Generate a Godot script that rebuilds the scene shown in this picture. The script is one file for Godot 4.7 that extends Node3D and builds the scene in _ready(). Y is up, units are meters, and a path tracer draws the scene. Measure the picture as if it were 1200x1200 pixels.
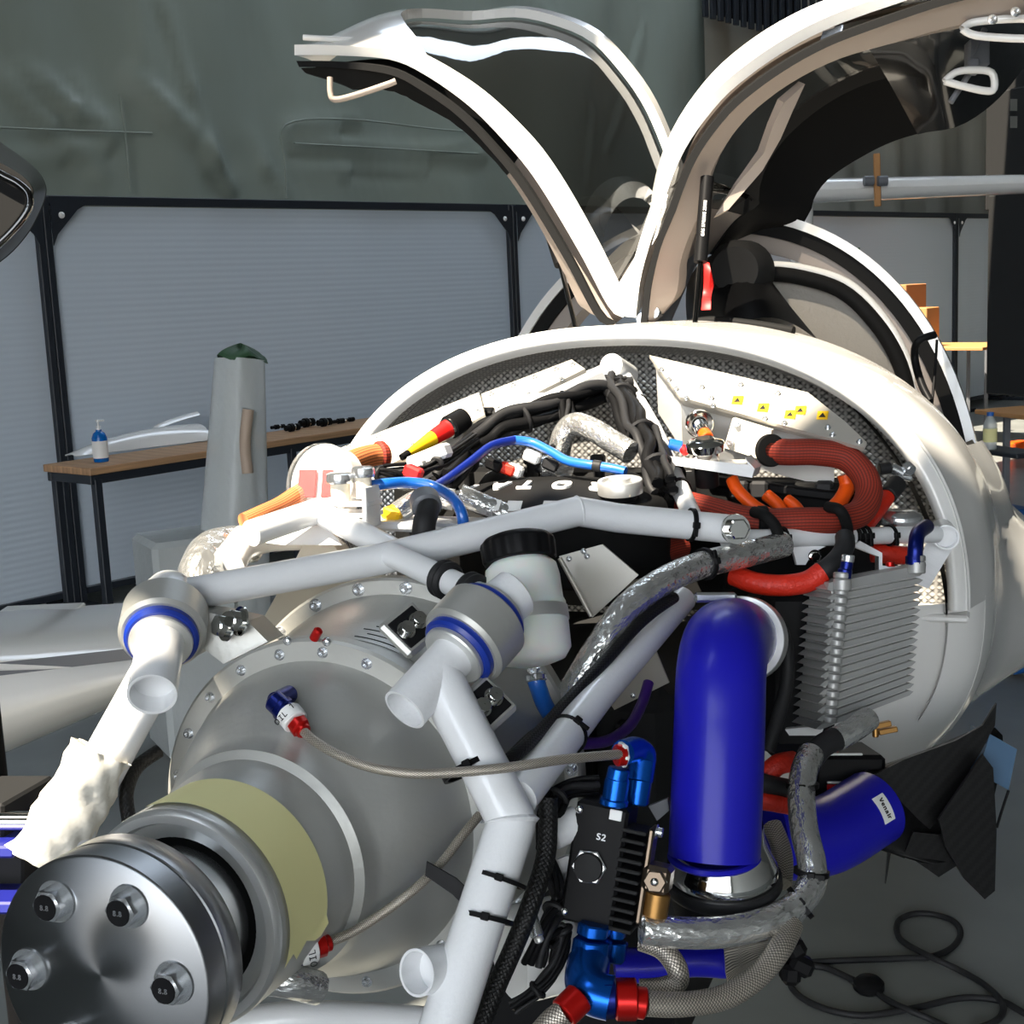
extends Node3D
# ---------------------------------------------------------------- camera frame and aircraft frame
const EYE := 1.67
const FOC := 1600.0
var CB: Basis
var C0 := Vector3(0, EYE, 0)
var AB: Vector3
var AU: Vector3
var AH: Vector3
var F0: Vector3
var ox := 0.0
var oy := 0.0
var sc := 1.0
var M := {}
var used := {}
var rng := RandomNumberGenerator.new()
const WD := Vector3(0.6816, 0, -0.7317)
const ND := Vector3(0.7317, 0, 0.6816)

func P(x: float, y: float, d: float) -> Vector3:
	return C0 + CB * Vector3((x - 600.0) / FOC * d, (600.0 - y) / FOC * d, -d)
func use(x: float, y: float, s: float) -> void:
	ox = x; oy = y; sc = s
func q(x: float, y: float, d: float) -> Vector3:
	return P(ox + x / sc, oy + y / sc, d)
func pts(a: Array) -> PackedVector3Array:
	var r := PackedVector3Array()
	for e in a: r.append(q(e[0], e[1], e[2]))
	return r
func hit(x: float, y: float, o: Vector3, n: Vector3) -> Vector3:
	var d := P(ox + x / sc, oy + y / sc, 1.0) - C0
	return C0 + d * ((o - C0).dot(n) / d.dot(n))
func onS(x: float, y: float, s: float) -> Vector3: return hit(x, y, F0 + AB * s, AB)
func onU(x: float, y: float, u: float) -> Vector3: return hit(x, y, F0 + AU * u, AU)
func onY(x: float, y: float, h: float) -> Vector3: return hit(x, y, Vector3(0, h, 0), Vector3.UP)
func A(s: float, u: float, h: float) -> Vector3: return F0 + AB * s + AU * u + AH * h
func RW(w: float, y: float, n: float) -> Vector3: return WD * w + ND * n + Vector3(0, y, 0)
func frame(z: Vector3, up := Vector3.UP) -> Basis:   # basis whose y axis is z
	var y := z.normalized()
	var x := up.cross(y)
	if x.length() < 0.05: x = Vector3.RIGHT.cross(y)
	x = x.normalized()
	return Basis(x, y, x.cross(y))

# ---------------------------------------------------------------- mesh builder
class MB:
	var v := PackedVector3Array()
	var n := PackedVector3Array()
	var t := PackedVector2Array()
	var i := PackedInt32Array()
	func vert(p: Vector3, nn: Vector3, uv: Vector2) -> int:
		v.append(p); n.append(nn); t.append(uv)
		return v.size() - 1
	func tri(a: int, b: int, c: int) -> void:
		var g := (v[b] - v[a]).cross(v[c] - v[a])
		if g.dot(n[a] + n[b] + n[c]) > 0.0:
			i.append(a); i.append(c); i.append(b)
		else:
			i.append(a); i.append(b); i.append(c)
	func quad(a: int, b: int, c: int, d: int) -> void:
		tri(a, b, c); tri(a, c, d)
	func face(ps: Array, nn := Vector3.ZERO, uvs := 1.0) -> void:   # flat convex polygon
		var g: Vector3 = (ps[1] - ps[0]).cross(ps[2] - ps[0])
		if nn == Vector3.ZERO: nn = g.normalized()
		var ux: Vector3 = (ps[1] - ps[0]).normalized()
		var uy := nn.cross(ux)
		var ids := []
		for p in ps: ids.append(vert(p, nn, Vector2((p - ps[0]).dot(ux), (p - ps[0]).dot(uy)) * uvs))
		for k in range(1, ids.size() - 1): tri(ids[0], ids[k], ids[k + 1])
	func surf(g: Array, wrap := false, flip := 1.0, uvs := Vector2.ONE) -> void:   # smooth grid of points, rows of PackedVector3Array
		var R := g.size()
		var K: int = g[0].size()
		var b := v.size()
		var vl := 0.0
		for r in R:
			if r > 0: vl += (g[r][K / 2] - g[r - 1][K / 2]).length()
			var ul := 0.0
			for k in K:
				if k > 0: ul += (g[r][k] - g[r][k - 1]).length()
				var k0 := (k - 1 + K - 1) % (K - 1) if wrap else maxi(k - 1, 0)
				var k1 := (k + 1) % (K - 1) if wrap else mini(k + 1, K - 1)
				var du: Vector3 = g[r][k1] - g[r][k0]
				if du.length() < 1e-6: du = g[r + 1 if r == 0 else r - 1][k1] - g[r + 1 if r == 0 else r - 1][k0]
				var dv: Vector3 = g[mini(r + 1, R - 1)][k] - g[maxi(r - 1, 0)][k]
				var nn := du.cross(dv).normalized() * flip
				if nn.length() < 0.5: nn = Vector3.UP
				vert(g[r][k], nn, Vector2(ul, vl) * uvs)
		for r in R - 1:
			for k in K - 1:
				quad(b + r * K + k, b + r * K + k + 1, b + (r + 1) * K + k + 1, b + (r + 1) * K + k)
	func shell(g: Array, th: float, flip := 1.0, uvs := Vector2.ONE) -> void:   # grid with thickness: outer face = grid, inner = offset against the normal
		var R := g.size()
		var K: int = g[0].size()
		var inn := []
		for r in R:
			var row := PackedVector3Array()
			for k in K:
				var du: Vector3 = g[r][mini(k + 1, K - 1)] - g[r][maxi(k - 1, 0)]
				var dv: Vector3 = g[mini(r + 1, R - 1)][k] - g[maxi(r - 1, 0)][k]
				row.append(g[r][k] - du.cross(dv).normalized() * flip * th)
			inn.append(row)
		surf(g, false, flip, uvs)
		surf(inn, false, -flip, uvs)
		for r in R - 1:
			for k in [0, K - 1]:
				var o: Vector3 = g[r][k] - g[r][1 if k == 0 else K - 2]
				edge(g[r][k], g[r + 1][k], inn[r + 1][k], inn[r][k], o)
		for k in K - 1:
			for r in [0, R - 1]:
				var o: Vector3 = g[r][k] - g[1 if r == 0 else R - 2][k]
				edge(g[r][k], g[r][k + 1], inn[r][k + 1], inn[r][k], o)
	func edge(a: Vector3, b: Vector3, c: Vector3, d: Vector3, o: Vector3) -> void:
		var nn := (b - a).cross(d - a).normalized()
		if nn.length() < 0.5: nn = (c - b).cross(c - d).normalized()
		if nn.dot(o) < 0.0: nn = -nn
		face([a, b, c, d], nn)
	func tube(p: PackedVector3Array, rad, sides := 16, caps := true, around := 1.0) -> void:
		var L := p.size()
		var acc := 0.0
		var tan0 := (p[1] - p[0]).normalized()
		var x := tan0.cross(Vector3.UP)
		if x.length() < 0.1: x = tan0.cross(Vector3.RIGHT)
		x = x.normalized()
		var b := v.size()
		for k in L:
			var tg := (p[mini(k + 1, L - 1)] - p[maxi(k - 1, 0)]).normalized()
			x = (x - tg * x.dot(tg)).normalized()
			var y := tg.cross(x)
			if k > 0: acc += (p[k] - p[k - 1]).length()
			var r: float = rad if rad is float else rad[k]
			var slope := 0.0
			if not rad is float:
				var k0 := maxi(k - 1, 0)
				var k1 := mini(k + 1, L - 1)
				slope = (rad[k1] - rad[k0]) / maxf((p[k1] - p[k0]).length(), 1e-5)
			for j in sides + 1:
				var an := TAU * j / sides
				var d := x * cos(an) + y * sin(an)
				vert(p[k] + d * r, (d - tg * slope).normalized(), Vector2(around * j / sides, acc))
		for k in L - 1:
			for j in sides:
				quad(b + k * (sides + 1) + j, b + k * (sides + 1) + j + 1, b + (k + 1) * (sides + 1) + j + 1, b + (k + 1) * (sides + 1) + j)
		if caps:
			for e in [0, L - 1]:
				var tg := (p[1] - p[0]).normalized() if e == 0 else (p[L - 1] - p[L - 2]).normalized()
				var nn := -tg if e == 0 else tg
				var c := vert(p[e], nn, Vector2.ZERO)
				var s := v.size()
				for j in sides + 1: vert(v[b + e * (sides + 1) + j], nn, Vector2(cos(TAU * j / sides), sin(TAU * j / sides)) * 0.02)
				for j in sides: tri(c, s + j, s + j + 1)
	func lathe(o: Vector3, ax: Basis, prof: Array, seg := 40, a0 := 0.0, a1 := TAU) -> void:   # prof: [along, radius]; the axis is ax.y
		var L := prof.size()
		var acc := 0.0
		var nm := []
		for k in L - 1:
			var d := Vector2(prof[k + 1][0] - prof[k][0], prof[k + 1][1] - prof[k][1])
			nm.append(Vector2(-d.y, d.x).normalized() if d.length() > 1e-7 else Vector2.ZERO)
		for k in L - 1:
			var d := Vector2(prof[k + 1][0] - prof[k][0], prof[k + 1][1] - prof[k][1]).length()
			if d < 1e-7: continue
			var na: Vector2 = nm[k]
			var nb: Vector2 = nm[k]
			if k > 0 and nm[k - 1].dot(nm[k]) > 0.75: na = (nm[k] + nm[k - 1]).normalized()
			if k < L - 2 and nm[k + 1].dot(nm[k]) > 0.75: nb = (nm[k] + nm[k + 1]).normalized()
			var b := v.size()
			for j in seg + 1:
				var an := a0 + (a1 - a0) * j / seg
				var dir := ax.x * cos(an) + ax.z * sin(an)
				vert(o + ax.y * prof[k][0] + dir * prof[k][1], (ax.y * na.x + dir * na.y).normalized(), Vector2(float(j) / seg, acc))
				vert(o + ax.y * prof[k + 1][0] + dir * prof[k + 1][1], (ax.y * nb.x + dir * nb.y).normalized(), Vector2(float(j) / seg, acc + d))
			for j in seg: quad(b + j * 2, b + j * 2 + 2, b + j * 2 + 3, b + j * 2 + 1)
			acc += d
	func box(o: Vector3, bs: Basis, sz: Vector3, bev := 0.003) -> void:   # centred at o; chamfered edges
		var h := sz * 0.5
		bev = minf(bev, minf(h.x, minf(h.y, h.z)) * 0.6)
		var k := h - Vector3.ONE * bev
		for ax in 3:
			for s in [-1.0, 1.0]:
				var a := (ax + 1) % 3
				var b := (ax + 2) % 3
				var ps := []
				for c in [[-1, -1], [1, -1], [1, 1], [-1, 1]]:
					var l := Vector3.ZERO
					l[ax] = h[ax] * s; l[a] = k[a] * c[0]; l[b] = k[b] * c[1]
					ps.append(o + bs * l)
				var nn := Vector3.ZERO
				nn[ax] = s
				face(ps, (bs * nn).normalized())
		for ax in 3:
			var a := (ax + 1) % 3
			var b := (ax + 2) % 3
			for s1 in [-1.0, 1.0]:
				for s2 in [-1.0, 1.0]:
					var ps := []
					for c in [[-1, 0], [1, 0], [1, 1], [-1, 1]]:
						var l := Vector3.ZERO
						l[ax] = k[ax] * c[0]
						l[a] = (h[a] if c[1] == 0 else k[a]) * s1
						l[b] = (k[b] if c[1] == 0 else h[b]) * s2
						ps.append(o + bs * l)
					var nn := Vector3.ZERO
					nn[a] = s1; nn[b] = s2
					face(ps, (bs * nn).normalized())
		for s1 in [-1.0, 1.0]:
			for s2 in [-1.0, 1.0]:
				for s3 in [-1.0, 1.0]:
					var s := Vector3(s1, s2, s3)
					face([o + bs * (Vector3(h.x, k.y, k.z) * s), o + bs * (Vector3(k.x, h.y, k.z) * s), o + bs * (Vector3(k.x, k.y, h.z) * s)], (bs * s).normalized())
	func prism(poly: PackedVector3Array, off: Vector3) -> void:   # planar outline, extruded by off
		var L := poly.size()
		var nn := Vector3.ZERO
		for k in L: nn += poly[k].cross(poly[(k + 1) % L])
		nn = nn.normalized()
		var ux := (poly[1] - poly[0]).normalized()
		ux = (ux - nn * ux.dot(nn)).normalized()
		var uy := nn.cross(ux)
		var p2 := PackedVector2Array()
		for p in poly: p2.append(Vector2((p - poly[0]).dot(ux), (p - poly[0]).dot(uy)))
		var id := Geometry2D.triangulate_polygon(p2)
		for s in [0, 1]:
			var d: Vector3 = off * s
			var m := nn if (nn.dot(off) > 0.0) == (s == 1) else -nn
			var b := v.size()
			for k in L: vert(poly[k] + d, m, p2[k])
			for k in range(0, id.size(), 3): tri(b + id[k], b + id[k + 1], b + id[k + 2])
		for k in L:
			var a := poly[k]
			var c := poly[(k + 1) % L]
			var o := (c - a).cross(nn)
			face([a, c, c + off, a + off], o.normalized() if o.length() > 0 else Vector3.UP)
	func mesh(at := Vector3.ZERO) -> ArrayMesh:
		var arr := []
		arr.resize(Mesh.ARRAY_MAX)
		var w := v.duplicate()
		if at != Vector3.ZERO:
			for k in w.size(): w[k] -= at
		arr[Mesh.ARRAY_VERTEX] = w
		arr[Mesh.ARRAY_NORMAL] = n
		arr[Mesh.ARRAY_TEX_UV] = t
		arr[Mesh.ARRAY_INDEX] = i
		var m := ArrayMesh.new()
		m.add_surface_from_arrays(Mesh.PRIMITIVE_TRIANGLES, arr)
		return m

func smooth(p: PackedVector3Array, per := 8) -> PackedVector3Array:   # Catmull-Rom through the points
	var r := PackedVector3Array()
	var L := p.size()
	if L < 3:
		return p
	for k in L - 1:
		for j in per:
			r.append(p[k].cubic_interpolate(p[k + 1], p[maxi(k - 1, 0)], p[mini(k + 2, L - 1)], float(j) / per))
	r.append(p[L - 1])
	return r

# ---------------------------------------------------------------- scene helpers
func numbered(nm: String) -> String:
	var k: int = used.get(nm, 0)
	used[nm] = k + 1
	return nm if k == 0 else "%s_%03d" % [nm, k]
func tag(o: Node3D, label := "", category := "", group := "", kind := "") -> Node3D:
	if label: o.set_meta("label", label)
	if category: o.set_meta("category", category)
	if group: o.set_meta("group", group)
	if kind: o.set_meta("kind", kind)
	return o
func thing(nm: String, label: String, category: String, at: Vector3, group := "") -> Node3D:
	var o := Node3D.new()
	o.name = numbered(nm)
	add_child(o, true)
	o.position = at
	return tag(o, label, category, group)
func origin_of(par: Node) -> Vector3:
	var at := Vector3.ZERO
	while par != self:
		at += par.position
		par = par.get_parent()
	return at
func part(par: Node, nm: String, mb: MB, mat: Material) -> MeshInstance3D:   # mb is in world coordinates
	var o := MeshInstance3D.new()
	o.name = nm
	o.mesh = mb.mesh(origin_of(par))
	o.material_override = mat
	par.add_child(o, true)
	return o
func inst(par: Node, nm: String, mesh: Mesh, mat: Material, tf: Transform3D) -> MeshInstance3D:
	var o := MeshInstance3D.new()
	o.name = nm
	o.mesh = mesh
	o.material_override = mat
	par.add_child(o, true)
	o.transform = Transform3D(tf.basis, tf.origin - origin_of(par))
	return o
func solo(nm: String, label: String, category: String, mb: MB, mat: Material, group := "") -> MeshInstance3D:   # a thing that is one mesh
	var lo := Vector3.INF
	var hi := -Vector3.INF
	for p in mb.v:
		lo = lo.min(p); hi = hi.max(p)
	var at := Vector3((lo.x + hi.x) / 2, lo.y, (lo.z + hi.z) / 2)
	var o := MeshInstance3D.new()
	o.name = numbered(nm)
	o.mesh = mb.mesh(at)
	o.material_override = mat
	add_child(o, true)
	o.position = at
	tag(o, label, category, group)
	return o
func structure(nm: String, mb: MB, mat: Material) -> MeshInstance3D:
	var o := MeshInstance3D.new()
	o.name = nm
	o.mesh = mb.mesh()
	o.material_override = mat
	add_child(o, true)
	o.set_meta("kind", "structure")
	return o
func tb(p: PackedVector3Array, r, sides := 16, per := 8, caps := true) -> MB:
	var b := MB.new()
	var sm := smooth(p, per) if per > 1 else p
	if r is float:
		b.tube(sm, r, sides, caps)
	else:
		var rr := []
		for k in sm.size():
			var f: float = float(k) / (sm.size() - 1) * (r.size() - 1)
			var k0 := int(f)
			rr.append(lerpf(r[k0], r[mini(k0 + 1, r.size() - 1)], f - k0))
		b.tube(sm, rr, sides, caps)
	return b
func hose(nm: String, label: String, cat: String, p: PackedVector3Array, r, mat: Material, group := "", sides := 16, per := 10) -> Node3D:
	var o := thing(nm, label, cat, p[0], group)
	part(o, nm.get_slice("_", nm.get_slice_count("_") - 1) + "_body", tb(p, r, sides, per), mat)
	return o
func tie(par: Node, at: Vector3, ax: Vector3, r: float, w := 0.0055, th := 0.0028, roll := 0.6) -> void:   # cable tie round a tube
	var b := MB.new()
	var bs := frame(ax, Vector3(0.3, 1, 0.2))
	b.lathe(at, bs, [[-w / 2, r - 0.001], [-w / 2, r + th], [w / 2, r + th], [w / 2, r - 0.001]], 24)
	var y := ax.normalized()
	var d := C0 - at
	d = (d - y * d.dot(y)).normalized().rotated(y, roll - 0.6)
	var e := y.cross(d)
	bs = Basis(d, y, d.cross(y))
	b.box(at + d * (r + 0.003), Basis(d, bs.y, e), Vector3(0.006, w * 1.6, 0.008), 0.001)
	b.box(at + d * (r + 0.003) + e * 0.008, Basis(d, bs.y, e), Vector3(0.002, w, 0.012), 0.0005)
	part(par, "cable_tie", b, M.black)
func ring(par: Node, nm: String, at: Vector3, ax: Vector3, r0: float, r1: float, w: float, mat: Material, bev := 0.0015, seg := 36) -> MeshInstance3D:
	var b := MB.new()
	b.lathe(at, frame(ax, Vector3(0.3, 1, 0.2)), [[-w / 2, r0], [-w / 2, r1 - bev], [-w / 2 + bev, r1], [w / 2 - bev, r1], [w / 2, r1 - bev], [w / 2, r0]], seg)
	return part(par, nm, b, mat)
var bolt_meshes := {}
func bolt_mesh(kind: String) -> ArrayMesh:   # y axis out of the surface, unit = across-flats radius 1
	if bolt_meshes.has(kind): return bolt_meshes[kind]
	var b := MB.new()
	var bs := Basis.IDENTITY
	if kind == "hex":
		b.lathe(Vector3.ZERO, bs, [[0, 1.5], [0.18, 1.45], [0.18, 0.9]], 24)
		b.lathe(Vector3.ZERO, bs, [[0.18, 1.12], [1.1, 1.12], [1.25, 0.95], [1.25, 0.0]], 6)
	elif kind == "socket":
		b.lathe(Vector3.ZERO, bs, [[0, 1.45], [0.15, 1.4], [0.15, 0.95], [1.1, 0.95], [1.2, 0.85], [1.2, 0.5], [0.6, 0.5], [0.6, 0.0]], 18)
	elif kind == "dome":
		b.lathe(Vector3.ZERO, bs, [[0, 1.0], [0.3, 0.98], [0.6, 0.75], [0.75, 0.4], [0.78, 0.0]], 12)
	bolt_meshes[kind] = b.mesh()
	return bolt_meshes[kind]
func bolt(par: Node, at: Vector3, ax: Vector3, r: float, kind := "socket", mat: Material = null, nm := "bolt") -> MeshInstance3D:
	var bs := frame(ax)
	return inst(par, nm, bolt_mesh(kind), mat if mat else M.steel, Transform3D(Basis(bs.x * r, bs.y * r, bs.z * r), at))
func text(par: Node, nm: String, s: String, size: float, at: Vector3, bs: Basis, mat: Material, depth := 0.0006, font := "Droid Sans") -> MeshInstance3D:
	var tm := TextMesh.new()
	var f := SystemFont.new()
	f.font_names = PackedStringArray([font])
	f.font_weight = 700
	tm.font = f
	tm.text = s
	tm.font_size = 32
	tm.pixel_size = size / 32.0
	tm.depth = depth
	return inst(par, nm, tm, mat, Transform3D(bs, at))

# ---------------------------------------------------------------- materials
func mat(nm: String, c: Color, rough := 0.5, metal := 0.0, extra := {}) -> StandardMaterial3D:
	var m := StandardMaterial3D.new()
	m.resource_name = nm
	m.albedo_color = c
	m.roughness = rough
	m.metallic = metal
	for k in extra: m.set(k, extra[k])
	M[nm] = m
	return m
func noise_tex(freq: float, ramp: Array, size := 512, normal := 0.0, type := FastNoiseLite.TYPE_SIMPLEX_SMOOTH, oct := 4, sd := 1) -> NoiseTexture2D:
	var n := FastNoiseLite.new()
	n.noise_type = type
	n.frequency = freq
	n.fractal_octaves = oct
	n.seed = sd
	var t := NoiseTexture2D.new()
	t.width = size; t.height = size
	t.seamless = true
	t.noise = n
	if normal > 0.0:
		t.as_normal_map = true
		t.bump_strength = normal
	elif ramp:
		var g := Gradient.new()
		g.offsets = PackedFloat32Array([0.0, 1.0])
		g.colors = PackedColorArray([ramp[0], ramp[1]])
		t.color_ramp = g
	return t
func img_tex(size: Vector2i, fn: Callable, normal := 0.0) -> ImageTexture:
	var im := Image.create(size.x, size.y, false, Image.FORMAT_RGB8)
	for y in size.y:
		for x in size.x:
			im.set_pixel(x, y, fn.call(float(x) / size.x, float(y) / size.y))
	if normal > 0.0: im.bump_map_to_normal_map(normal)
	return ImageTexture.create_from_image(im)
func grey(f: float) -> Color: return Color(f, f, f)
func weave(u: float, v: float, n: float) -> float:   # diagonal braid, 0..1
	var a := fposmod(u * n + v * n, 1.0)
	var b := fposmod(u * n - v * n, 1.0)
	var over := int(floor(u * n + v * n) + floor(u * n - v * n)) % 2 == 0
	return sin(PI * (a if over else b)) * (0.7 + 0.3 * sin(PI * (b if over else a)))
func make_materials() -> void:
	var crinkle := noise_tex(0.02, [], 512, 14.0, FastNoiseLite.TYPE_CELLULAR, 3, 4)
	var fine := noise_tex(0.05, [], 256, 3.0, FastNoiseLite.TYPE_SIMPLEX, 3, 7)
	var braid_n := img_tex(Vector2i(64, 64), func(u, v): return grey(weave(u, v, 2.0)), 3.0)
	var braid_c := img_tex(Vector2i(64, 64), func(u, v): return grey(0.25 + 0.75 * pow(weave(u, v, 2.0), 0.8)))
	var rib_n := img_tex(Vector2i(32, 32), func(u, _v): return grey(0.5 + 0.5 * cos(TAU * u)), 2.0)
	var sleeve_c := img_tex(Vector2i(32, 32), func(u, v): return grey(0.55 + 0.45 * absf(sin(PI * u)) * (0.8 + 0.2 * absf(sin(TAU * v)))))
	var quilt_n := img_tex(Vector2i(64, 64), func(u, v): return grey(pow(absf(sin(PI * (u + v)) * sin(PI * (u - v))), 0.6)), 6.0)
	var quilt_c := img_tex(Vector2i(64, 64), func(u, v): return grey(0.05 + 0.95 * pow(absf(sin(PI * (u + v)) * sin(PI * (u - v))), 0.45)))
	var carbon_c := img_tex(Vector2i(32, 32), func(u, v): return grey(0.75 if (int(u * 4) + int(v * 4)) % 4 < 2 else 1.0))
	var wave_n := img_tex(Vector2i(16, 64), func(_u, v): return grey(0.5 + 0.5 * sin(TAU * v)), 1.6)
	var brush_n := noise_tex(0.2, [], 256, 1.0, FastNoiseLite.TYPE_VALUE, 2, 9)
	mat("white_gel", Color(0.92, 0.915, 0.9), 0.22, 0.0, {"clearcoat_enabled": true, "clearcoat": 0.6, "clearcoat_roughness": 0.05})
	mat("white_tube", Color(0.9, 0.905, 0.91), 0.3, 0.0, {"normal_enabled": true, "normal_texture": fine, "normal_scale": 0.12, "uv1_scale": Vector3(2, 8, 1), "clearcoat_enabled": true, "clearcoat": 0.4, "clearcoat_roughness": 0.1})
	mat("weld", Color(0.88, 0.885, 0.89), 0.4, 0.0, {"normal_enabled": true, "normal_texture": rib_n, "normal_scale": 0.7, "uv1_scale": Vector3(24, 1, 1)})
	mat("beige", Color(0.6, 0.555, 0.52), 0.45)
	mat("cream", Color(0.9, 0.87, 0.8), 0.5)
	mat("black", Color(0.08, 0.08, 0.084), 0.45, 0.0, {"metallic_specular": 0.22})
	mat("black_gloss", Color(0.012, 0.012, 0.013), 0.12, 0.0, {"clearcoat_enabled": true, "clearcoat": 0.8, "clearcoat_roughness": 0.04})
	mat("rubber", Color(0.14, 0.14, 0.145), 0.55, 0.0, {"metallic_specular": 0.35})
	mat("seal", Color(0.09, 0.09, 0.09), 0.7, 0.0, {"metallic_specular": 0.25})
	mat("carbon", Color(0.08, 0.08, 0.08), 0.3, 0.0, {"albedo_texture": carbon_c, "uv1_triplanar": true, "uv1_scale": Vector3(60, 60, 60), "metallic_specular": 0.3})
	mat("turned", Color(0.54, 0.545, 0.55), 0.3, 1.0, {"anisotropy_enabled": true, "anisotropy": 0.85})
	mat("alu", Color(0.86, 0.86, 0.85), 0.38, 0.75, {"normal_enabled": true, "normal_texture": brush_n, "normal_scale": 0.08})
	mat("alu_sheet", Color(0.78, 0.76, 0.72), 0.42, 0.45)
	mat("cast", Color(0.72, 0.72, 0.7), 0.4, 0.5, {"normal_enabled": true, "normal_texture": fine, "normal_scale": 0.1, "uv1_triplanar": true, "uv1_scale": Vector3(6, 6, 6)})
	mat("cooler", Color(0.66, 0.66, 0.65), 0.42, 0.4)
	mat("steel", Color(0.86, 0.87, 0.88), 0.22, 0.9)
	mat("chrome", Color(0.85, 0.85, 0.84), 0.07, 1.0)
	mat("bronze", Color(0.45, 0.4, 0.35), 0.35, 1.0)
	mat("blue_anod", Color(0.04, 0.33, 0.7), 0.25, 0.8)
	mat("navy_anod", Color(0.03, 0.1, 0.4), 0.3, 0.7)
	mat("red_anod", Color(0.75, 0.08, 0.06), 0.3, 0.6)
	mat("silicone", Color(0.11, 0.105, 0.64), 0.33, 0.0, {"metallic_specular": 0.32, "clearcoat_enabled": true, "clearcoat": 0.06, "clearcoat_roughness": 0.1, "normal_enabled": true, "normal_texture": rib_n, "normal_scale": 0.05, "uv1_scale": Vector3(40, 1, 1)})
	mat("poly_blue", Color(0.09, 0.2, 0.58), 0.3)
	mat("tube_blue", Color(0.05, 0.38, 0.75), 0.15, 0.0, {"clearcoat_enabled": true, "clearcoat": 0.8})
	mat("tube_navy", Color(0.05, 0.12, 0.42), 0.3)
	mat("purple", Color(0.22, 0.1, 0.4), 0.4)
	mat("orange", Color(0.95, 0.35, 0.06), 0.4)
	mat("red_orange", Color(0.82, 0.16, 0.07), 0.5, 0.0, {"normal_enabled": true, "normal_texture": fine, "normal_scale": 0.6, "uv1_scale": Vector3(1, 12, 1)})
	mat("red", Color(0.85, 0.07, 0.06), 0.5)
	mat("yellow", Color(0.95, 0.75, 0.08), 0.5)
	mat("foil", Color(0.88, 0.88, 0.87), 0.25, 0.85, {"normal_enabled": true, "normal_texture": crinkle, "normal_scale": 0.6, "uv1_scale": Vector3(1, 5, 1)})
	mat("braid", Color(0.86, 0.82, 0.76), 0.35, 0.6, {"albedo_texture": braid_c, "normal_enabled": true, "normal_texture": braid_n, "normal_scale": 1.0, "uv1_scale": Vector3(8, 150, 1)})
	mat("black_braid", Color(0.1, 0.1, 0.1), 0.5, 0.2, {"albedo_texture": braid_c, "normal_enabled": true, "normal_texture": braid_n, "normal_scale": 1.0, "uv1_scale": Vector3(5, 90, 1)})
	mat("sleeve", Color(0.62, 0.2, 0.12), 0.75, 0.0, {"albedo_texture": sleeve_c, "normal_enabled": true, "normal_texture": rib_n, "normal_scale": 0.6, "uv1_scale": Vector3(28, 120, 1)})
	mat("sleeve_tan", Color(0.85, 0.5, 0.28), 0.75, 0.0, {"albedo_texture": sleeve_c, "normal_enabled": true, "normal_texture": rib_n, "normal_scale": 0.6, "uv1_scale": Vector3(24, 120, 1)})
	mat("quilt", Color(0.95, 0.94, 0.92), 0.3, 0.6, {"albedo_texture": quilt_c, "normal_enabled": true, "normal_texture": quilt_n, "normal_scale": 1.0, "uv1_triplanar": true, "uv1_scale": Vector3(88, 88, 88)})
	mat("tape", Color(0.98, 0.95, 0.69), 0.7)
	mat("milky", Color(0.9, 0.91, 0.89), 0.35, 0.0, {"subsurf_scatter_enabled": true, "subsurf_scatter_strength": 0.3})
	mat("label", Color(0.93, 0.93, 0.92), 0.6)
	mat("ink", Color(0.05, 0.05, 0.05), 0.6)
	mat("paint_white", Color(0.92, 0.92, 0.92), 0.5)
	mat("tint_glass", Color(0.05, 0.05, 0.04, 0.8), 0.03, 0.0, {"transparency": BaseMaterial3D.TRANSPARENCY_ALPHA})
	mat("clear", Color(0.95, 0.97, 0.97, 0.06), 0.05, 0.0, {"transparency": BaseMaterial3D.TRANSPARENCY_ALPHA})
	mat("film", Color(0.86, 0.88, 0.88, 0.62), 0.3, 0.0, {"transparency": BaseMaterial3D.TRANSPARENCY_ALPHA, "normal_enabled": true, "normal_texture": crinkle, "normal_scale": 0.25, "uv1_scale": Vector3(2, 1, 1)})
	mat("leather", Color(0.58, 0.56, 0.53), 0.6, 0.0, {"normal_enabled": true, "normal_texture": fine, "normal_scale": 0.4, "uv1_triplanar": true, "uv1_scale": Vector3(5, 5, 5)})
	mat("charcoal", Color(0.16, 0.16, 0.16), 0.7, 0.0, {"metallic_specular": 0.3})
	mat("frame_dark", Color(0.13, 0.15, 0.18), 0.45)
	mat("panel", Color(0.8, 0.84, 0.88), 0.3, 0.0, {"normal_enabled": true, "normal_texture": wave_n, "normal_scale": 0.6, "uv1_scale": Vector3(1, 28, 1)})
	mat("sheet", Color(0.565, 0.6, 0.56), 0.42, 0.0, {"normal_enabled": true, "normal_texture": noise_tex(0.006, [], 512, 6.0, FastNoiseLite.TYPE_SIMPLEX, 4, 12), "normal_scale": 0.35, "uv1_scale": Vector3(0.3, 0.12, 1)})
	mat("wall", Color(0.74, 0.745, 0.73), 0.8)
	mat("ceiling", Color(0.8, 0.8, 0.79), 0.9)
	mat("floor", Color(0.52, 0.53, 0.52), 0.38, 0.0, {"albedo_texture": noise_tex(0.01, [grey(0.88), grey(1.0)], 512), "uv1_triplanar": true, "uv1_scale": Vector3(0.4, 0.4, 0.4)})
	mat("wood", Color(0.82, 0.64, 0.47), 0.55, 0.0, {"albedo_texture": noise_tex(0.01, [grey(0.75), grey(1.0)], 256), "uv1_scale": Vector3(0.4, 12, 1)})
	mat("plywood", Color(0.72, 0.52, 0.32), 0.6)
	mat("cardboard", Color(0.68, 0.47, 0.3), 0.8)
	mat("blue_paint", Color(0.06, 0.3, 0.55), 0.4)
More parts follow.
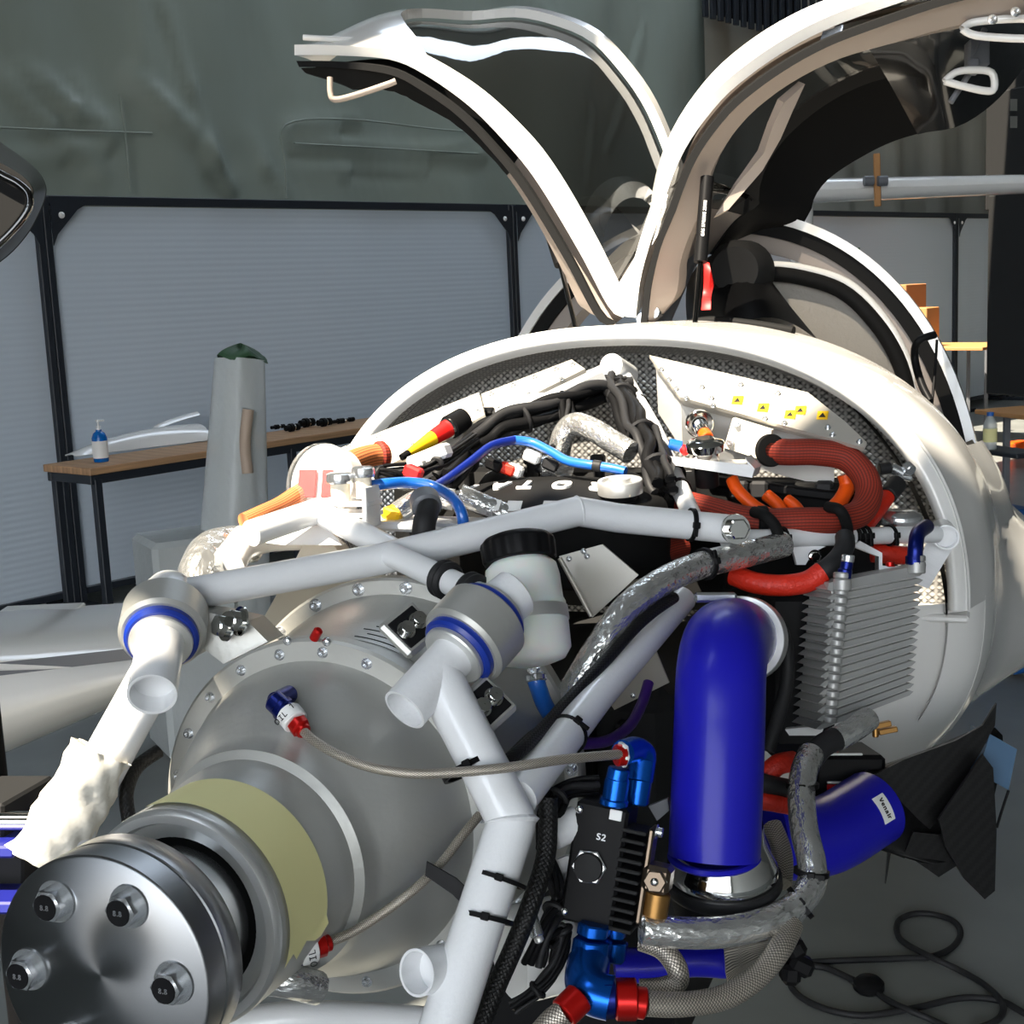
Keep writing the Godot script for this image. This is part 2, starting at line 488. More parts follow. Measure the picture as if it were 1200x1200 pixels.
	mat("blue_rack", Color(0.12, 0.14, 0.5), 0.4)
	mat("liquid_blue", Color(0.04, 0.4, 0.72), 0.2)
	mat("green_bag", Color(0.2, 0.33, 0.22), 0.6)
	mat("skin_tone_wrap", Color(0.7, 0.62, 0.55), 0.6)
	mat("cloth", Color(0.92, 0.9, 0.85), 0.8, 0.0, {"normal_enabled": true, "normal_texture": fine, "normal_scale": 0.5, "uv1_triplanar": true, "uv1_scale": Vector3(4, 4, 4)})
	mat("motor_gold", Color(0.6, 0.45, 0.25), 0.35, 0.8)
	mat("sheet_pale", Color(0.62, 0.62, 0.58), 0.55)
	mat("cardboard_grey", Color(0.5, 0.5, 0.48), 0.8)
	mat("core_grey", Color(0.5, 0.5, 0.47), 0.6)
	mat("frame_grey", Color(0.42, 0.43, 0.45), 0.4)
	mat("dark_steel", Color(0.1, 0.1, 0.105), 0.6, 0.0, {"metallic_specular": 0.2})
	mat("blue_grey", Color(0.25, 0.36, 0.46), 0.25)
	mat("cover_black", Color(0.06, 0.06, 0.06), 0.3, 0.0, {"metallic_specular": 0.25})
func _ready() -> void:
	rng.seed = 7
	# ---- camera, sky, sun, exposure
	CB = Basis(Vector3.RIGHT, -atan(265.0 / FOC)) * Basis(Vector3(0, 0, 1), deg_to_rad(-2.6))
	var cam := Camera3D.new()
	cam.name = "camera"
	cam.fov = rad_to_deg(2.0 * atan(600.0 / FOC))
	cam.transform = Transform3D(CB, C0)
	cam.near = 0.05
	add_child(cam)
	var env := Environment.new()
	env.background_mode = Environment.BG_SKY
	var sky := Sky.new()
	var sm := ProceduralSkyMaterial.new()
	sm.sky_top_color = Color(0.74, 0.79, 0.85)
	sm.sky_horizon_color = Color(0.93, 0.92, 0.9)
	sm.ground_bottom_color = Color(0.4, 0.4, 0.38)
	sm.ground_horizon_color = Color(0.6, 0.6, 0.58)
	sm.sky_energy_multiplier = 2.6
	sm.ground_energy_multiplier = 1.2
	sky.sky_material = sm
	env.sky = sky
	env.tonemap_mode = Environment.TONE_MAPPER_LINEAR
	env.tonemap_exposure = 1.1
	env.sdfgi_enabled = true
	env.ssao_enabled = true
	env.ssil_enabled = true
	var we := WorldEnvironment.new()
	we.name = "environment"
	we.environment = env
	add_child(we)
	var sun := DirectionalLight3D.new()
	sun.name = "sun"
	sun.light_color = Color(1.0, 0.95, 0.87)
	sun.light_energy = 5.5
	sun.light_angular_distance = 0.3
	sun.shadow_enabled = true
	var az := deg_to_rad(-46.0)
	var el := deg_to_rad(56.0)
	var to_sun := Vector3(sin(az) * cos(el), sin(el), cos(az) * cos(el))
	add_child(sun)
	sun.look_at_from_position(to_sun * 20.0, Vector3.ZERO, Vector3.UP)
	# ---- aircraft frame: origin at the propeller flange, AB aft, AU to the photo's right, AH up
	var hd := deg_to_rad(20.0)
	var ti := deg_to_rad(-3.0)
	AB = Vector3(sin(hd) * cos(ti), sin(ti), -cos(hd) * cos(ti))
	AU = Vector3(cos(hd), 0, sin(hd))
	AH = AU.cross(AB)
	F0 = P(118, 1143, 1.067)
	make_materials()
	room()
	hangar_things()
	aircraft()
	motor()
	mount_frame()
	bay_boxes()
	bay_hoses()
	right_side()
	lower_right()

func slab(nm: String, w0: float, w1: float, y0: float, y1: float, n0: float, n1: float, m: Material) -> void:
	var b := MB.new()
	b.box(RW((w0 + w1) / 2, (y0 + y1) / 2, (n0 + n1) / 2), Basis(WD, Vector3.UP, ND), Vector3(w1 - w0, y1 - y0, n1 - n0), 0.002)
	structure(nm, b, m)

const WF := -6.0      # hangar front wall
const WE := 24.0      # hangar end wall
const NB := -8.6      # wall behind the partition
const NR := 9.0
const HT := 8.2

func room() -> void:
	slab("floor", WF - 0.3, WE + 0.3, -0.2, 0.0, NB - 0.3, NR + 0.3, M.floor)
	# ceiling with two roof lights; the nearer one runs at a slight angle to the walls
	var cw := WD.rotated(Vector3.UP, -atan(0.17))
	var cn := ND.rotated(Vector3.UP, -atan(0.17))
	var k := 0
	for e in [[-12.0, -4.9, -22.0, 18.0], [-4.9, -4.06, -0.735, 18.0], [-4.06, -3.5, -0.865, 18.0], [-3.5, -1.45, -0.745, 18.0], [-4.9, -1.45, -22.0, -1.92], [-1.45, 4.6, -22.0, 18.0], [4.6, 10.6, -22.0, -7.7], [4.6, 10.6, -6.0, 18.0], [10.6, 34.0, -22.0, 18.0]]:
		var b := MB.new()
		b.box(cw * (e[0] + e[1]) / 2 + cn * (e[2] + e[3]) / 2 + Vector3.UP * (HT + 0.06), Basis(cw, Vector3.UP, cn), Vector3(e[1] - e[0], 0.12, e[3] - e[2]), 0.002)
		structure("ceiling" if k == 0 else "ceiling_%03d" % k, b, M.ceiling)
		k += 1
	slab("wall_back", WF - 0.3, WE + 0.3, 0, HT, NB - 0.3, NB, M.wall)
	slab("wall_right", WF - 0.3, WE + 0.3, 0, HT, NR, NR + 0.3, M.wall)
	slab("wall_end", WE, WE + 0.3, 0, HT, NB, NR, M.wall)
	# front wall with the hangar doorways
	slab("wall_front", WF - 0.3, WF, 0, HT, NB, -0.6, M.wall)
	slab("wall_front_side", WF - 0.3, WF, 0, HT, 8.2, NR, M.wall)
	slab("wall_front_lintel", WF - 0.3, WF, 6.8, HT, -0.6, 8.2, M.wall)

func top_at(x: float, y: float, h: float) -> Vector3:
	use(0, 0, 1)
	return onY(x, y, h)

func bay(a: Vector3, b: Vector3, label: String, last := false) -> void:   # one bay of the translucent partition, between two posts
	a.y = 0; b.y = 0
	var H := 2.25
	var d := (b - a).normalized()
	var nn := Vector3.UP.cross(d)
	var L := (b - a).length()
	var o := thing("partition_screen", label, "partition", a, "translucent partition screens along the hangar side")
	var bs := Basis(d, Vector3.UP, nn)
	var m := MB.new()
	var rows := []
	for r in [0.12, H - 0.05]:
		var row := PackedVector3Array()
		for k in 13: row.append(a + d * (0.04 + (L - 0.08) * k / 12.0) + Vector3.UP * r + nn * 0.006 * sin(k * 1.7))
		rows.append(row)
	m.shell(rows, 0.01, 1.0)
	part(o, "panel", m, M.panel)
	for k in [0.0, 1.0]:
		if k == 1.0 and not last: continue
		for e in [-0.022, 0.022]:
			m = MB.new()
			m.box(a + d * (L * k + e) + Vector3.UP * H / 2, bs, Vector3(0.04, H, 0.06), 0.004)
			part(o, "post", m, M.frame_dark)
		m = MB.new()
		m.box(a + d * L * k + Vector3.UP * 0.02, bs, Vector3(0.12, 0.04, 0.5), 0.004)
		part(o, "foot", m, M.frame_dark)
	m = MB.new()
	m.box(a + d * L / 2 + Vector3.UP * (H - 0.02), bs, Vector3(L, 0.05, 0.05), 0.004)
	part(o, "top_rail", m, M.frame_dark)
	m = MB.new()
	m.box(a + d * L / 2 + Vector3.UP * 0.1, bs, Vector3(L, 0.04, 0.04), 0.004)
	part(o, "bottom_rail", m, M.frame_dark)
	for k in [0.0, 1.0]:
		var s := 1.0 if k == 0.0 else -1.0
		var p: Vector3 = a + d * (L * k + s * 0.04) + Vector3.UP * (H - 0.04) - nn * 0.035
		m = MB.new()
		m.prism(PackedVector3Array([p, p + d * s * 0.22, p + d * s * 0.16 - Vector3.UP * 0.03, p + d * s * 0.03 - Vector3.UP * 0.16, p - Vector3.UP * 0.22]), -nn * 0.006)
		part(o, "corner_bracket", m, M.frame_dark)
		bolt(o, p + d * s * 0.06 - Vector3.UP * 0.06 - nn * 0.006, -nn, 0.018, "dome", M.label, "screw")

func hangar_things() -> void:
	# partition: post tops read off the photograph at the partition's height
	var t := [top_at(45, 230, 2.25), top_at(592, 241, 2.25), top_at(1119, 250.5, 2.25), top_at(1176, 252, 2.25)]
	var dr: Vector3 = (t[2] - t[0]).normalized()
	for k in range(1, 4): t[k] = t[0] + dr * (t[k] - t[0]).dot(dr)
	bay(t[0] - dr * 2.4, t[0], "translucent ribbed partition screen left of the first dark post")
	bay(t[0], t[1], "wide translucent ribbed partition screen behind the wooden workbench")
	bay(t[1], t[2], "translucent ribbed partition screen behind the open canopy doors")
	bay(t[2], t[3], "narrow translucent partition screen between the two dark posts at far right")
	bay(t[3], t[3] + dr * 3.0, "translucent partition screen right of the last dark post", true)
	# plastic sheeting hung behind and above the partition
	var nn := Vector3.UP.cross(dr)
	var g := []
	use(0, 0, 1)
	var creases := []
	for e in [[10, 95, 60, 145], [60, 145, 120, 205], [35, 85, 90, 130], [90, 130, 145, 150], [60, 95, 100, 140], [95, 100, 128, 158], [150, 90, 190, 135], [190, 135, 240, 190], [240, 190, 270, 218], [165, 100, 215, 150], [215, 150, 248, 188], [185, 5, 215, 105], [215, 105, 240, 170], [240, 170, 264, 226], [158, 0, 162, 70], [295, 160, 310, 195], [310, 195, 336, 224], [722, 60, 742, 110], [742, 110, 720, 170], [760, 20, 745, 90], [745, 90, 785, 160], [340, 150, 420, 142], [345, 170, 560, 182], [400, 200, 560, 190], [20, 190, 130, 170], [700, 130, 690, 210], [640, 15, 700, 60]]:
		var p0: Vector3 = hit(e[0], e[1], t[0] + nn * 0.75, nn) - t[0]
		var p1: Vector3 = hit(e[2], e[3], t[0] + nn * 0.75, nn) - t[0]
		creases.append([Vector2(p0.dot(dr), p0.y + t[0].y), Vector2(p1.dot(dr), p1.y + t[0].y), 0.018 + 0.014 * fmod(e[0] * 0.37, 1.0)])
	for r in 91:
		var row := PackedVector3Array()
		for k in 301:
			var s := -5.0 + 12.4 * k / 300.0
			var y := 1.2 + 5.4 * r / 90.0
			var fold: float = 0.05 * sin(s * 2.1 + 0.5 * y) + 0.03 * sin(s * 4.7 - 1.1 * y + 1.0) + 0.014 * sin(s * 9.0 + y * 3.0) * sin(y * 1.3 + s)
			if s > -1.8 and s < 6.5:
				for c in creases:
					var ab: Vector2 = c[1] - c[0]
					var f := clampf((Vector2(s, y) - c[0]).dot(ab) / ab.length_squared(), 0, 1)
					var dd: float = (Vector2(s, y) - c[0] - ab * f).length()
					if dd < 0.22: fold -= c[2] * exp(-dd * dd / 0.0035) * signf(ab.cross(Vector2(s, y) - c[0]) + 0.03)
			row.append(t[0] * Vector3(1, 0, 1) + dr * s + nn * (0.75 + fold) + Vector3.UP * y)
		g.append(row)
	var m := MB.new()
	m.surf(g, false, 1.0)
	var ps := solo("plastic_sheet", "grey-green plastic sheeting with diagonal creases hung behind the partition", "plastic sheet", m, M.sheet)
	use(0, 0, 1)
	var so: Vector3 = t[0] + nn * 0.66
	for e in [[[-30, 148], [60, 152], [178, 156]], [[141, 110], [147, 160], [153, 224]], [[336, 232], [334, 190], [335, 146], [410, 140], [520, 152], [620, 158]], [[345, 168], [420, 172], [560, 180]]]:
		var sp := PackedVector3Array()
		for z in e: sp.append(hit(z[0], z[1], so, nn))
		part(ps, "seam", tb(sp, 0.007, 6, 5), M.sheet)
	g = []
	for r in 17:
		var row := PackedVector3Array()
		for k in 61:
			var s := 7.2 + 7.0 * k / 60.0
			var y := 0.3 + 4.6 * r / 16.0
			row.append(t[0] * Vector3(1, 0, 1) + dr * s + nn * (0.6 + 0.04 * sin(s * 5.0) + 0.02 * sin(s * 11.0 + y)) + Vector3.UP * y)
		g.append(row)
	m = MB.new()
	m.surf(g, false, 1.0)
	solo("curtain", "pale grey hanging curtain seen under the raised right canopy door", "curtain", m, M.sheet_pale)
	# dark roller shutter high on the wall
	var sh := thing("roller_shutter", "dark slatted shutter high above the plastic sheeting at the top edge", "shutter", t[0] * Vector3(1, 0, 1) + dr * 6.6 + nn * 0.4)
	use(0, 0, 1)
	var wp: Vector3 = t[0] + nn * 0.35
	for k in 16:
		var p: Vector3 = hit(826 + 9 * k, -14 + 2.6 * k, wp, nn)
		var b := MB.new()
		b.box(p, Basis(dr, Vector3.UP, nn), Vector3(0.07, 0.5, 0.03), 0.004)
		part(sh, "slat", b, M.frame_dark)
	var bk := MB.new()
	bk.box(hit(890, 0, wp + nn * 0.05, nn), Basis(dr, Vector3.UP, nn), Vector3(1.5, 0.44, 0.02), 0.002)
	part(sh, "backing", bk, M.black)
	# dark storage rack at the far right
	var rk := thing("storage_rack", "dark storage cabinet with paper notices beyond the right canopy door", "cabinet", P(1190, 300, 11.0) * Vector3(1, 0, 1))
	var fr := Basis(Vector3.UP, 0.4)
	for e in [[1205, 175, 0.62, 1.5], [1205, 85, 0.62, 0.6]]:
		m = MB.new()
		m.box(P(e[0], e[1], 11.0), fr, Vector3(e[2] * 0.7, e[3] * 0.62, 0.5), 0.01)
		part(rk, "body", m, M.charcoal)
	m = MB.new()
	m.box(P(1205, 345, 11.0), fr, Vector3(0.4, 1.6, 0.5), 0.01)
	part(rk, "base", m, M.charcoal)
	for y in [123, 143]:
		m = MB.new()
		m.box(P(1188, y, 10.68), fr, Vector3(0.07, 0.09, 0.004), 0.001)
		part(rk, "notice", m, M.cardboard_grey)
	bench_things()
	spare_parts()

func bench_things() -> void:
	var H := 0.9
	use(0, 0, 1)
	var a := onY(105, 549, H)
	var b := onY(430, 500, H)
	var d := (b - a).normalized()
	var nn := Vector3.UP.cross(d)
	var L := (b - a).length() + 0.5
	var o := thing("workbench", "long workbench with wooden top and dark steel legs against the partition", "workbench", a * Vector3(1, 0, 1))
	var bs := Basis(d, Vector3.UP, nn)
	var m := MB.new()
	m.box(a + d * L / 2 + nn * 0.2 - Vector3.UP * 0.018, bs, Vector3(L, 0.036, 0.4), 0.003)
	part(o, "tabletop", m, M.wood)
	m = MB.new()
	for e in [0.03, 0.37]: m.box(a + d * L / 2 + nn * e - Vector3.UP * 0.06, bs, Vector3(L - 0.02, 0.045, 0.03), 0.003)
	m.box(a + d * 0.03 + nn * 0.2 - Vector3.UP * 0.06, bs, Vector3(0.03, 0.045, 0.36), 0.003)
	part(o, "frame", m, M.frame_dark)
	for s in [0.05, L - 0.05, L * 0.55]:
		for e in [0.03, 0.37]:
			m = MB.new()
			m.box(a + d * s + nn * e + Vector3.UP * (0.42 - a.y), bs, Vector3(0.04, 0.84, 0.04), 0.003)
			part(o, "leg", m, M.frame_dark)
	# pump bottle
	var bp := onY(119, 541, H) 
	var bt := thing("pump_bottle", "clear blue pump bottle with white label on the left end of the workbench", "bottle", bp)
	m = MB.new()
	m.lathe(bp, Basis.IDENTITY, [[0, 0], [0, 0.034], [0.006, 0.037], [0.12, 0.037], [0.142, 0.028], [0.152, 0.015], [0.16, 0.014], [0.16, 0.0]], 24)
	part(bt, "body", m, M.liquid_blue)
	m = MB.new()
	m.lathe(bp, Basis.IDENTITY, [[0.02, 0.0375], [0.02, 0.0382], [0.105, 0.0382], [0.105, 0.0375]], 24)
	part(bt, "label", m, M.label)
	m = MB.new()
	m.lathe(bp, Basis.IDENTITY, [[0.16, 0.012], [0.178, 0.012], [0.18, 0.005], [0.2, 0.005], [0.2, 0.012], [0.208, 0.012], [0.21, 0.0]], 16)
	m.box(bp + Vector3(0.014, 0.204, 0), Basis.IDENTITY, Vector3(0.035, 0.008, 0.01), 0.002)
	part(bt, "pump", m, M.label)
	# white composite fairing lying on the bench: a low arched shell with a forked arm
	var fp := thing("fairing", "white moulded composite fairing lying on the workbench beside the bottle", "fairing", onY(180, 530, H))
	var g := []
	for r in 9:
		var row := PackedVector3Array()
		var f := r / 8.0
		for k in 25:
			var u := k / 24.0
			var p: Vector3 = onY(lerpf(86, 243, u), lerpf(536, 516, u), H)
			var hh := 0.09 * pow(sin(PI * clampf(u * 0.62 + 0.02, 0, 1)), 0.8) * (0.75 + 0.25 * cos((f - 0.5) * 3.0))
			row.append(p + nn * (f - 0.2) * 0.26 * (0.35 + 0.65 * u) + Vector3.UP * (hh * (1.0 - pow(absf(f - 0.5) * 2.0, 3.0)) + 0.004))
		g.append(row)
	m = MB.new()
	m.shell(g, 0.004, -1.0)
	part(fp, "shell", m, M.white_gel)
	g = []
	for r in 7:
		var row := PackedVector3Array()
		for k in 13:
			var u := k / 12.0
			var p: Vector3 = onY(lerpf(192, 246, u), lerpf(520, 512, u), H)
			row.append(p + nn * (0.1 + 0.05 * (r / 6.0 - 0.5)) + Vector3.UP * (0.05 + 0.07 * sqrt(u) + 0.018 * cos((r / 6.0 - 0.5) * PI)))
		g.append(row)
	m = MB.new()
	m.shell(g, 0.006, -1.0)
	part(fp, "arm", m, M.white_gel)
	# black machined parts in a row on the bench
	var gp := "black components lying on the workbench"
	var labs := ["thin black rod lying on the workbench beside the wrapped cone", "black cylindrical fitting with bright collar on the workbench", "short ribbed black component in the middle of the bench row", "black connector block near the end of the bench row", "black tube lying at the far end of the workbench"]
	var xs := [[318, 504, 338, 503, 0.014], [335, 507, 352, 505, 0.024], [352, 502, 372, 501, 0.028], [373, 501, 392, 500, 0.026], [388, 498, 425, 496, 0.016]]
	for k in 5:
		var e: Array = xs[k]
		var p0: Vector3 = onY(e[0], e[1], H) + Vector3.UP * e[4]
		var p1: Vector3 = onY(e[2], e[3], H)
		p1 = p0 + d * clampf((p1 - p0).length(), 0.08, 0.24)
		var c := thing("black_component", labs[k], "component", p0 - Vector3.UP * e[4], gp)
		m = MB.new()
		var ln := (p1 - p0).length()
		var r: float = e[4]
		m.lathe(p0, frame(d), [[0, 0], [0, r * 0.7], [ln * 0.3, r * 0.7], [ln * 0.3, r], [ln * 0.55, r], [ln * 0.55, r * 0.6], [ln * 0.8, r * 0.6], [ln * 0.8, r * 0.85], [ln, r * 0.85], [ln, 0]], 16)
		part(c, "body", m, M.black)
		ring(c, "collar", p0 + d * ln * 0.62, d, r * 0.5, r * 0.75, 0.014, M.chrome)
	# tall cone of clear film standing on a wrapped block
	var base := P(281, 640, 5.2)
	var cone := thing("wrapped_tube", "tall tapered roll wrapped in clear film with green bag stuffed in its top", "wrapped roll", Vector3(base.x, 0, base.z))
	use(0, 0, 1)
	var lo := P(272, 720, 5.2)
	var hi := P(281, 422, 5.2)
	var ln2 := (hi - lo).length()
	m = MB.new()
	g = []
	var ax := frame(hi - lo)
	for r in 9:
		var row := PackedVector3Array()
		var f := r / 8.0
		for k in 49:
			var an := TAU * k / 48.0
			var rad := lerpf(0.145, 0.094, f) * (1.0 + 0.03 * sin(an * 5.0) + 0.015 * sin(an * 11.0 + f))
			row.append(lo + ax.y * ln2 * f + (ax.x * cos(an) + ax.z * sin(an)) * rad)
		g.append(row)
	m.surf(g, true, 1.0)
	part(cone, "film", m, M.film)
	m = MB.new()
	m.lathe(lo, ax, [[0, 0], [0, 0.1], [ln2 * 0.98, 0.05], [ln2 * 0.98, 0]], 20)
	part(cone, "core", m, M.core_grey)
	m = MB.new()
	m.tube(smooth(PackedVector3Array([P(290, 555, 5.1), P(287, 520, 5.1), P(291, 480, 5.1)]), 6), 0.022, 10)
	part(cone, "strap", m, M.skin_tone_wrap)
	g = []
	for r in 7:
		var row := PackedVector3Array()
		for k in 25:
			var an := TAU * k / 24.0
			var f := r / 6.0
			var rad := 0.092 * (1.0 - f * f) * (1.0 + 0.16 * sin(an * 3.0 + f * 2.0)) + 0.001
			row.append(hi + ax.y * (f * 0.055 + 0.012 * sin(an * 4.0)) + (ax.x * cos(an) + ax.z * sin(an)) * rad)
		g.append(row)
	m = MB.new()
	m.surf(g, true, 1.0)
	part(cone, "bag", m, M.green_bag)
	var blk := thing("wrapped_block", "low block wrapped in clear film at the foot of the tall wrapped roll", "wrapped block", P(212, 720, 5.0) * Vector3(1, 0, 1))
	m = MB.new()
	var bb := Basis(Vector3.UP, 0.5)
	var ctr := P(218, 690, 5.1)
	m.box(Vector3(ctr.x, ctr.y / 2 + 0.1, ctr.z), bb, Vector3(0.28, ctr.y + 0.2, 0.3), 0.01)
	part(blk, "block", m, M.core_grey)
	m = MB.new()
	m.box(Vector3(ctr.x, ctr.y / 2 + 0.105, ctr.z), bb, Vector3(0.3, ctr.y + 0.21, 0.32), 0.02)
	part(blk, "film", m, M.film)

func spare_parts() -> void:
	use(0, 0, 1)
	# glider wing lying at the left: leading part, gap strip and belly
	var wg := thing("aircraft_wing", "white aircraft wing with a grey seam at the left edge, below the partition", "wing", P(60, 900, 2.6))
	var g := []
	var prof := [[715, 3.3], [722, 3.15], [738, 2.95], [752, 2.85], [766, 2.8], [778, 2.78]]
	for e in prof:
		var row := PackedVector3Array()
		for k in 13: row.append(P(-60 + 20 * k, e[0] + 6 - k * 1.4 * (1.0 - (e[0] - 715) / 70.0) , e[1] + k * 0.02))
		g.append(row)
	var m := MB.new()
	m.shell(g, 0.01, -1.0)
	part(wg, "upper_skin", m, M.white_gel)
	g = []
	for e in [[777, 2.79], [795, 2.78]]:
		var row := PackedVector3Array()
		for k in 13: row.append(P(-60 + 20 * k, e[0] - k * 2.2 + 6, e[1] + k * 0.02))
		g.append(row)
	m = MB.new()
	m.shell(g, 0.02, -1.0)
	part(wg, "seam_strip", m, M.frame_grey)
	g = []
	for e in [[793, 2.78], [820, 2.72], [850, 2.72], [880, 2.78], [900, 2.9], [905, 3.1]]:
		var row := PackedVector3Array()
		for k in 13: row.append(P(-60 + 20 * k, e[0] - k * (2.4 + (e[0] - 793) * 0.055) + 6, e[1] + k * 0.02))
		g.append(row)
	m = MB.new()
	m.shell(g, 0.01, -1.0)
	part(wg, "lower_skin", m, M.white_gel)
	m = MB.new()
	m.box(P(45, 717, 3.4), Basis.IDENTITY, Vector3(0.2, 0.012, 0.12), 0.004)
	part(wg, "access_plate", m, M.white_gel)
	# black glossy shape at the left edge: a rounded visor-like cover
	var cv := thing("glossy_cover", "black glossy rounded cover poking in at the left edge", "cover", P(-20, 320, 1.9))
	var outl := [[-60, 120], [0, 166], [20, 180], [42, 198], [52, 214], [53, 228], [46, 248], [30, 276], [0, 306], [-60, 340]]
	var rows := []
	for r in 8:
		var f := r / 7.0
		var row := PackedVector3Array()
		var poly := PackedVector3Array()
		for e in outl: poly.append(P(e[0] - f * f * 14.0, e[1] + (235 - e[1]) * f * f * 0.25, 2.12 - 0.27 * f))
		for p in smooth(poly, 5): row.append(p)
		rows.append(row)
	m = MB.new()
	m.surf(rows, false, 1.0)
	m.prism(PackedVector3Array(Array(rows[0])), CB.z * -0.004)
	var face := PackedVector3Array()
	for p in rows[7]: face.append(p)
	part(cv, "shell", m, M.cover_black)
	m = MB.new()
	m.prism(face, CB.z * 0.004)
	part(cv, "inner_face", m, M.seal)
	m = MB.new()
	var pb := P(-75, 300, 2.0)
	m.lathe(pb * Vector3(1, 0, 1), Basis.IDENTITY, [[0, 0.2], [0.02, 0.2], [0.03, 0.02], [pb.y, 0.02], [pb.y, 0]], 20)
	part(cv, "stand", m, M.black)
	m = MB.new()
	var rim := PackedVector3Array()
	for e in [[-60, 170], [0, 204], [22, 216], [34, 230], [30, 250], [0, 284], [-60, 330]]: rim.append(P(e[0], e[1], 1.83))
	m.tube(smooth(rim, 5), 0.006, 8)
	part(cv, "rim", m, M.black_gloss)
	# white glider boom with wooden clamp, on a white stand
	var d0 := 7.5
	var bm := thing("wing_spar", "long white wing spar lying level behind the raised right canopy door", "wing spar", P(1070, 235, d0))
	m = MB.new()
	g = []
	for r in 13:
		var row := PackedVector3Array()
		var an := TAU * r / 12.0
		for k in 3:
			var x := 940.0 + 190.0 * k
			var c := P(x, 224.0 - 6.0 * k, d0)
			var hh := 0.066 - 0.01 * k
			row.append(c + Vector3.UP * sin(an) * hh * 1.0 + Vector3(0.2, 0, 1.0).normalized() * cos(an) * 0.1)
		g.append(row)
	m.surf(g, false, 1.0)
	part(bm, "spar", m, M.white_gel)
	var cl := thing("clamp", "wooden clamp strip with grey wing nuts across the white wing spar", "clamp", P(1028, 240, d0 - 0.15))
	m = MB.new()
	m.box(P(1028, 211, d0 - 0.13), Basis(Vector3(0, 0, 1), 0.02), Vector3(0.035, 0.28, 0.02), 0.004)
	part(cl, "strip", m, M.plywood)
	for e in [[1018, 212], [1034, 212]]:
		m = MB.new()
		m.lathe(P(e[0], e[1], d0 - 0.16), frame(Vector3.RIGHT), [[-0.025, 0], [-0.025, 0.028], [0.025, 0.028], [0.025, 0]], 10)
		part(cl, "wing_nut", m, M.frame_grey)
	var st := thing("stand_post", "white round post standing under the left end of the wing spar", "post", P(938, 600, 7.3) * Vector3(1, 0, 1))
	var tp := P(938, 225, 7.3)
	m = MB.new()
	m.lathe(tp * Vector3(1, 0, 1), Basis.IDENTITY, [[0, 0.16], [0.02, 0.16], [0.03, 0.055], [tp.y * 0.75, 0.05], [tp.y - 0.02, 0.07], [tp.y, 0.0]], 20)
	part(st, "post", m, M.white_gel)
	# far right: cardboard boxes, white board, table, blue cabinet, bottle
	var fr := Basis(Vector3.UP, -0.75)
	var cb := thing("cardboard_box", "large brown cardboard box with printed mark beyond the aircraft cabin", "box", P(1045, 400, 13.2))
	m = MB.new()
	m.box(P(1050, 368, 13.2), fr, Vector3(0.42, 0.56, 0.42), 0.006)
	part(cb, "box", m, M.cardboard)
	text(cb, "print", "Fragile", 0.07, P(1032, 348, 12.85), Basis(Vector3.UP, -0.3), M.ink, 0.004)
	var c2 := thing("cardboard_box", "smaller pale cardboard box in front of the large brown box", "box", P(1078, 404, 12.7))
	m = MB.new()
	m.box(P(1078, 382, 12.7), fr, Vector3(0.26, 0.34, 0.26), 0.006)
	part(c2, "box", m, M.plywood)
	m = MB.new()
	m.box(P(1074, 380, 12.48), Basis.IDENTITY, Vector3(0.05, 0.07, 0.004), 0.001)
	part(c2, "label", m, M.label)
	var wb := thing("whiteboard", "small white board with grey frame behind the cabin opening", "board", P(985, 350, 10.5) * Vector3(1, 0, 1))
	m = MB.new()
	m.box(P(978, 322, 10.5), Basis.IDENTITY, Vector3(0.42, 0.32, 0.02), 0.004)
	part(wb, "panel", m, M.label)
	m = MB.new()
	m.box(P(1006, 318, 10.48), Basis.IDENTITY, Vector3(0.02, 0.36, 0.03), 0.004)
	part(wb, "frame", m, M.green_bag)
	var tz := P(1110, 404, 13.0)
	var tbq := thing("side_table", "small table with wooden top and grey legs right of the cabin arch", "table", tz * Vector3(1, 0, 1))
	m = MB.new()
	m.box(P(1095, 406, 13.0), Basis(Vector3.UP, -0.75), Vector3(1.3, 0.03, 0.8), 0.004)
	part(tbq, "tabletop", m, M.plywood)
	for e in [[1156, 13.3], [1135, 12.7], [1040, 12.9]]:
		var p := P(e[0], 408, e[1])
		m = MB.new()
		m.box(Vector3(p.x, p.y / 2, p.z), Basis.IDENTITY, Vector3(0.03, p.y, 0.03), 0.003)
		part(tbq, "leg", m, M.frame_grey)
	var cz := P(1163, 540, 5.6)
	var bc := thing("tool_trolley", "blue tool trolley standing right behind the fuselage side", "trolley", cz * Vector3(1, 0, 1))
	m = MB.new()
	m.box(Vector3(cz.x, 0.36, cz.z), Basis(Vector3.UP, 0.35), Vector3(0.09, 0.68, 0.4), 0.006)
	part(bc, "side_panel", m, M.blue_paint)
	var top := P(1162, 527, 5.6)
	m = MB.new()
	m.box(Vector3(cz.x, top.y, cz.z), Basis(Vector3.UP, 0.35), Vector3(0.13, 0.02, 0.44), 0.004)
	part(bc, "top", m, M.frame_dark)
	var bp2 := P(1160, 524, 5.55)
	bp2.y = top.y + 0.01
	var b2 := thing("clear_bottle", "clear plastic bottle with blue cap standing on the blue trolley", "bottle", bp2)
	m = MB.new()
	m.lathe(bp2, Basis.IDENTITY, [[0, 0], [0, 0.026], [0.1, 0.027], [0.12, 0.018], [0.135, 0.012], [0.135, 0]], 18)
	part(b2, "body", m, M.film)
	m = MB.new()
	m.lathe(bp2, Basis.IDENTITY, [[0.135, 0.014], [0.15, 0.014], [0.152, 0]], 14)
	part(b2, "cap", m, M.tube_blue)
	m = MB.new()
	m.lathe(bp2, Basis.IDENTITY, [[0.03, 0.0272], [0.03, 0.0278], [0.085, 0.0278], [0.085, 0.0272]], 18)
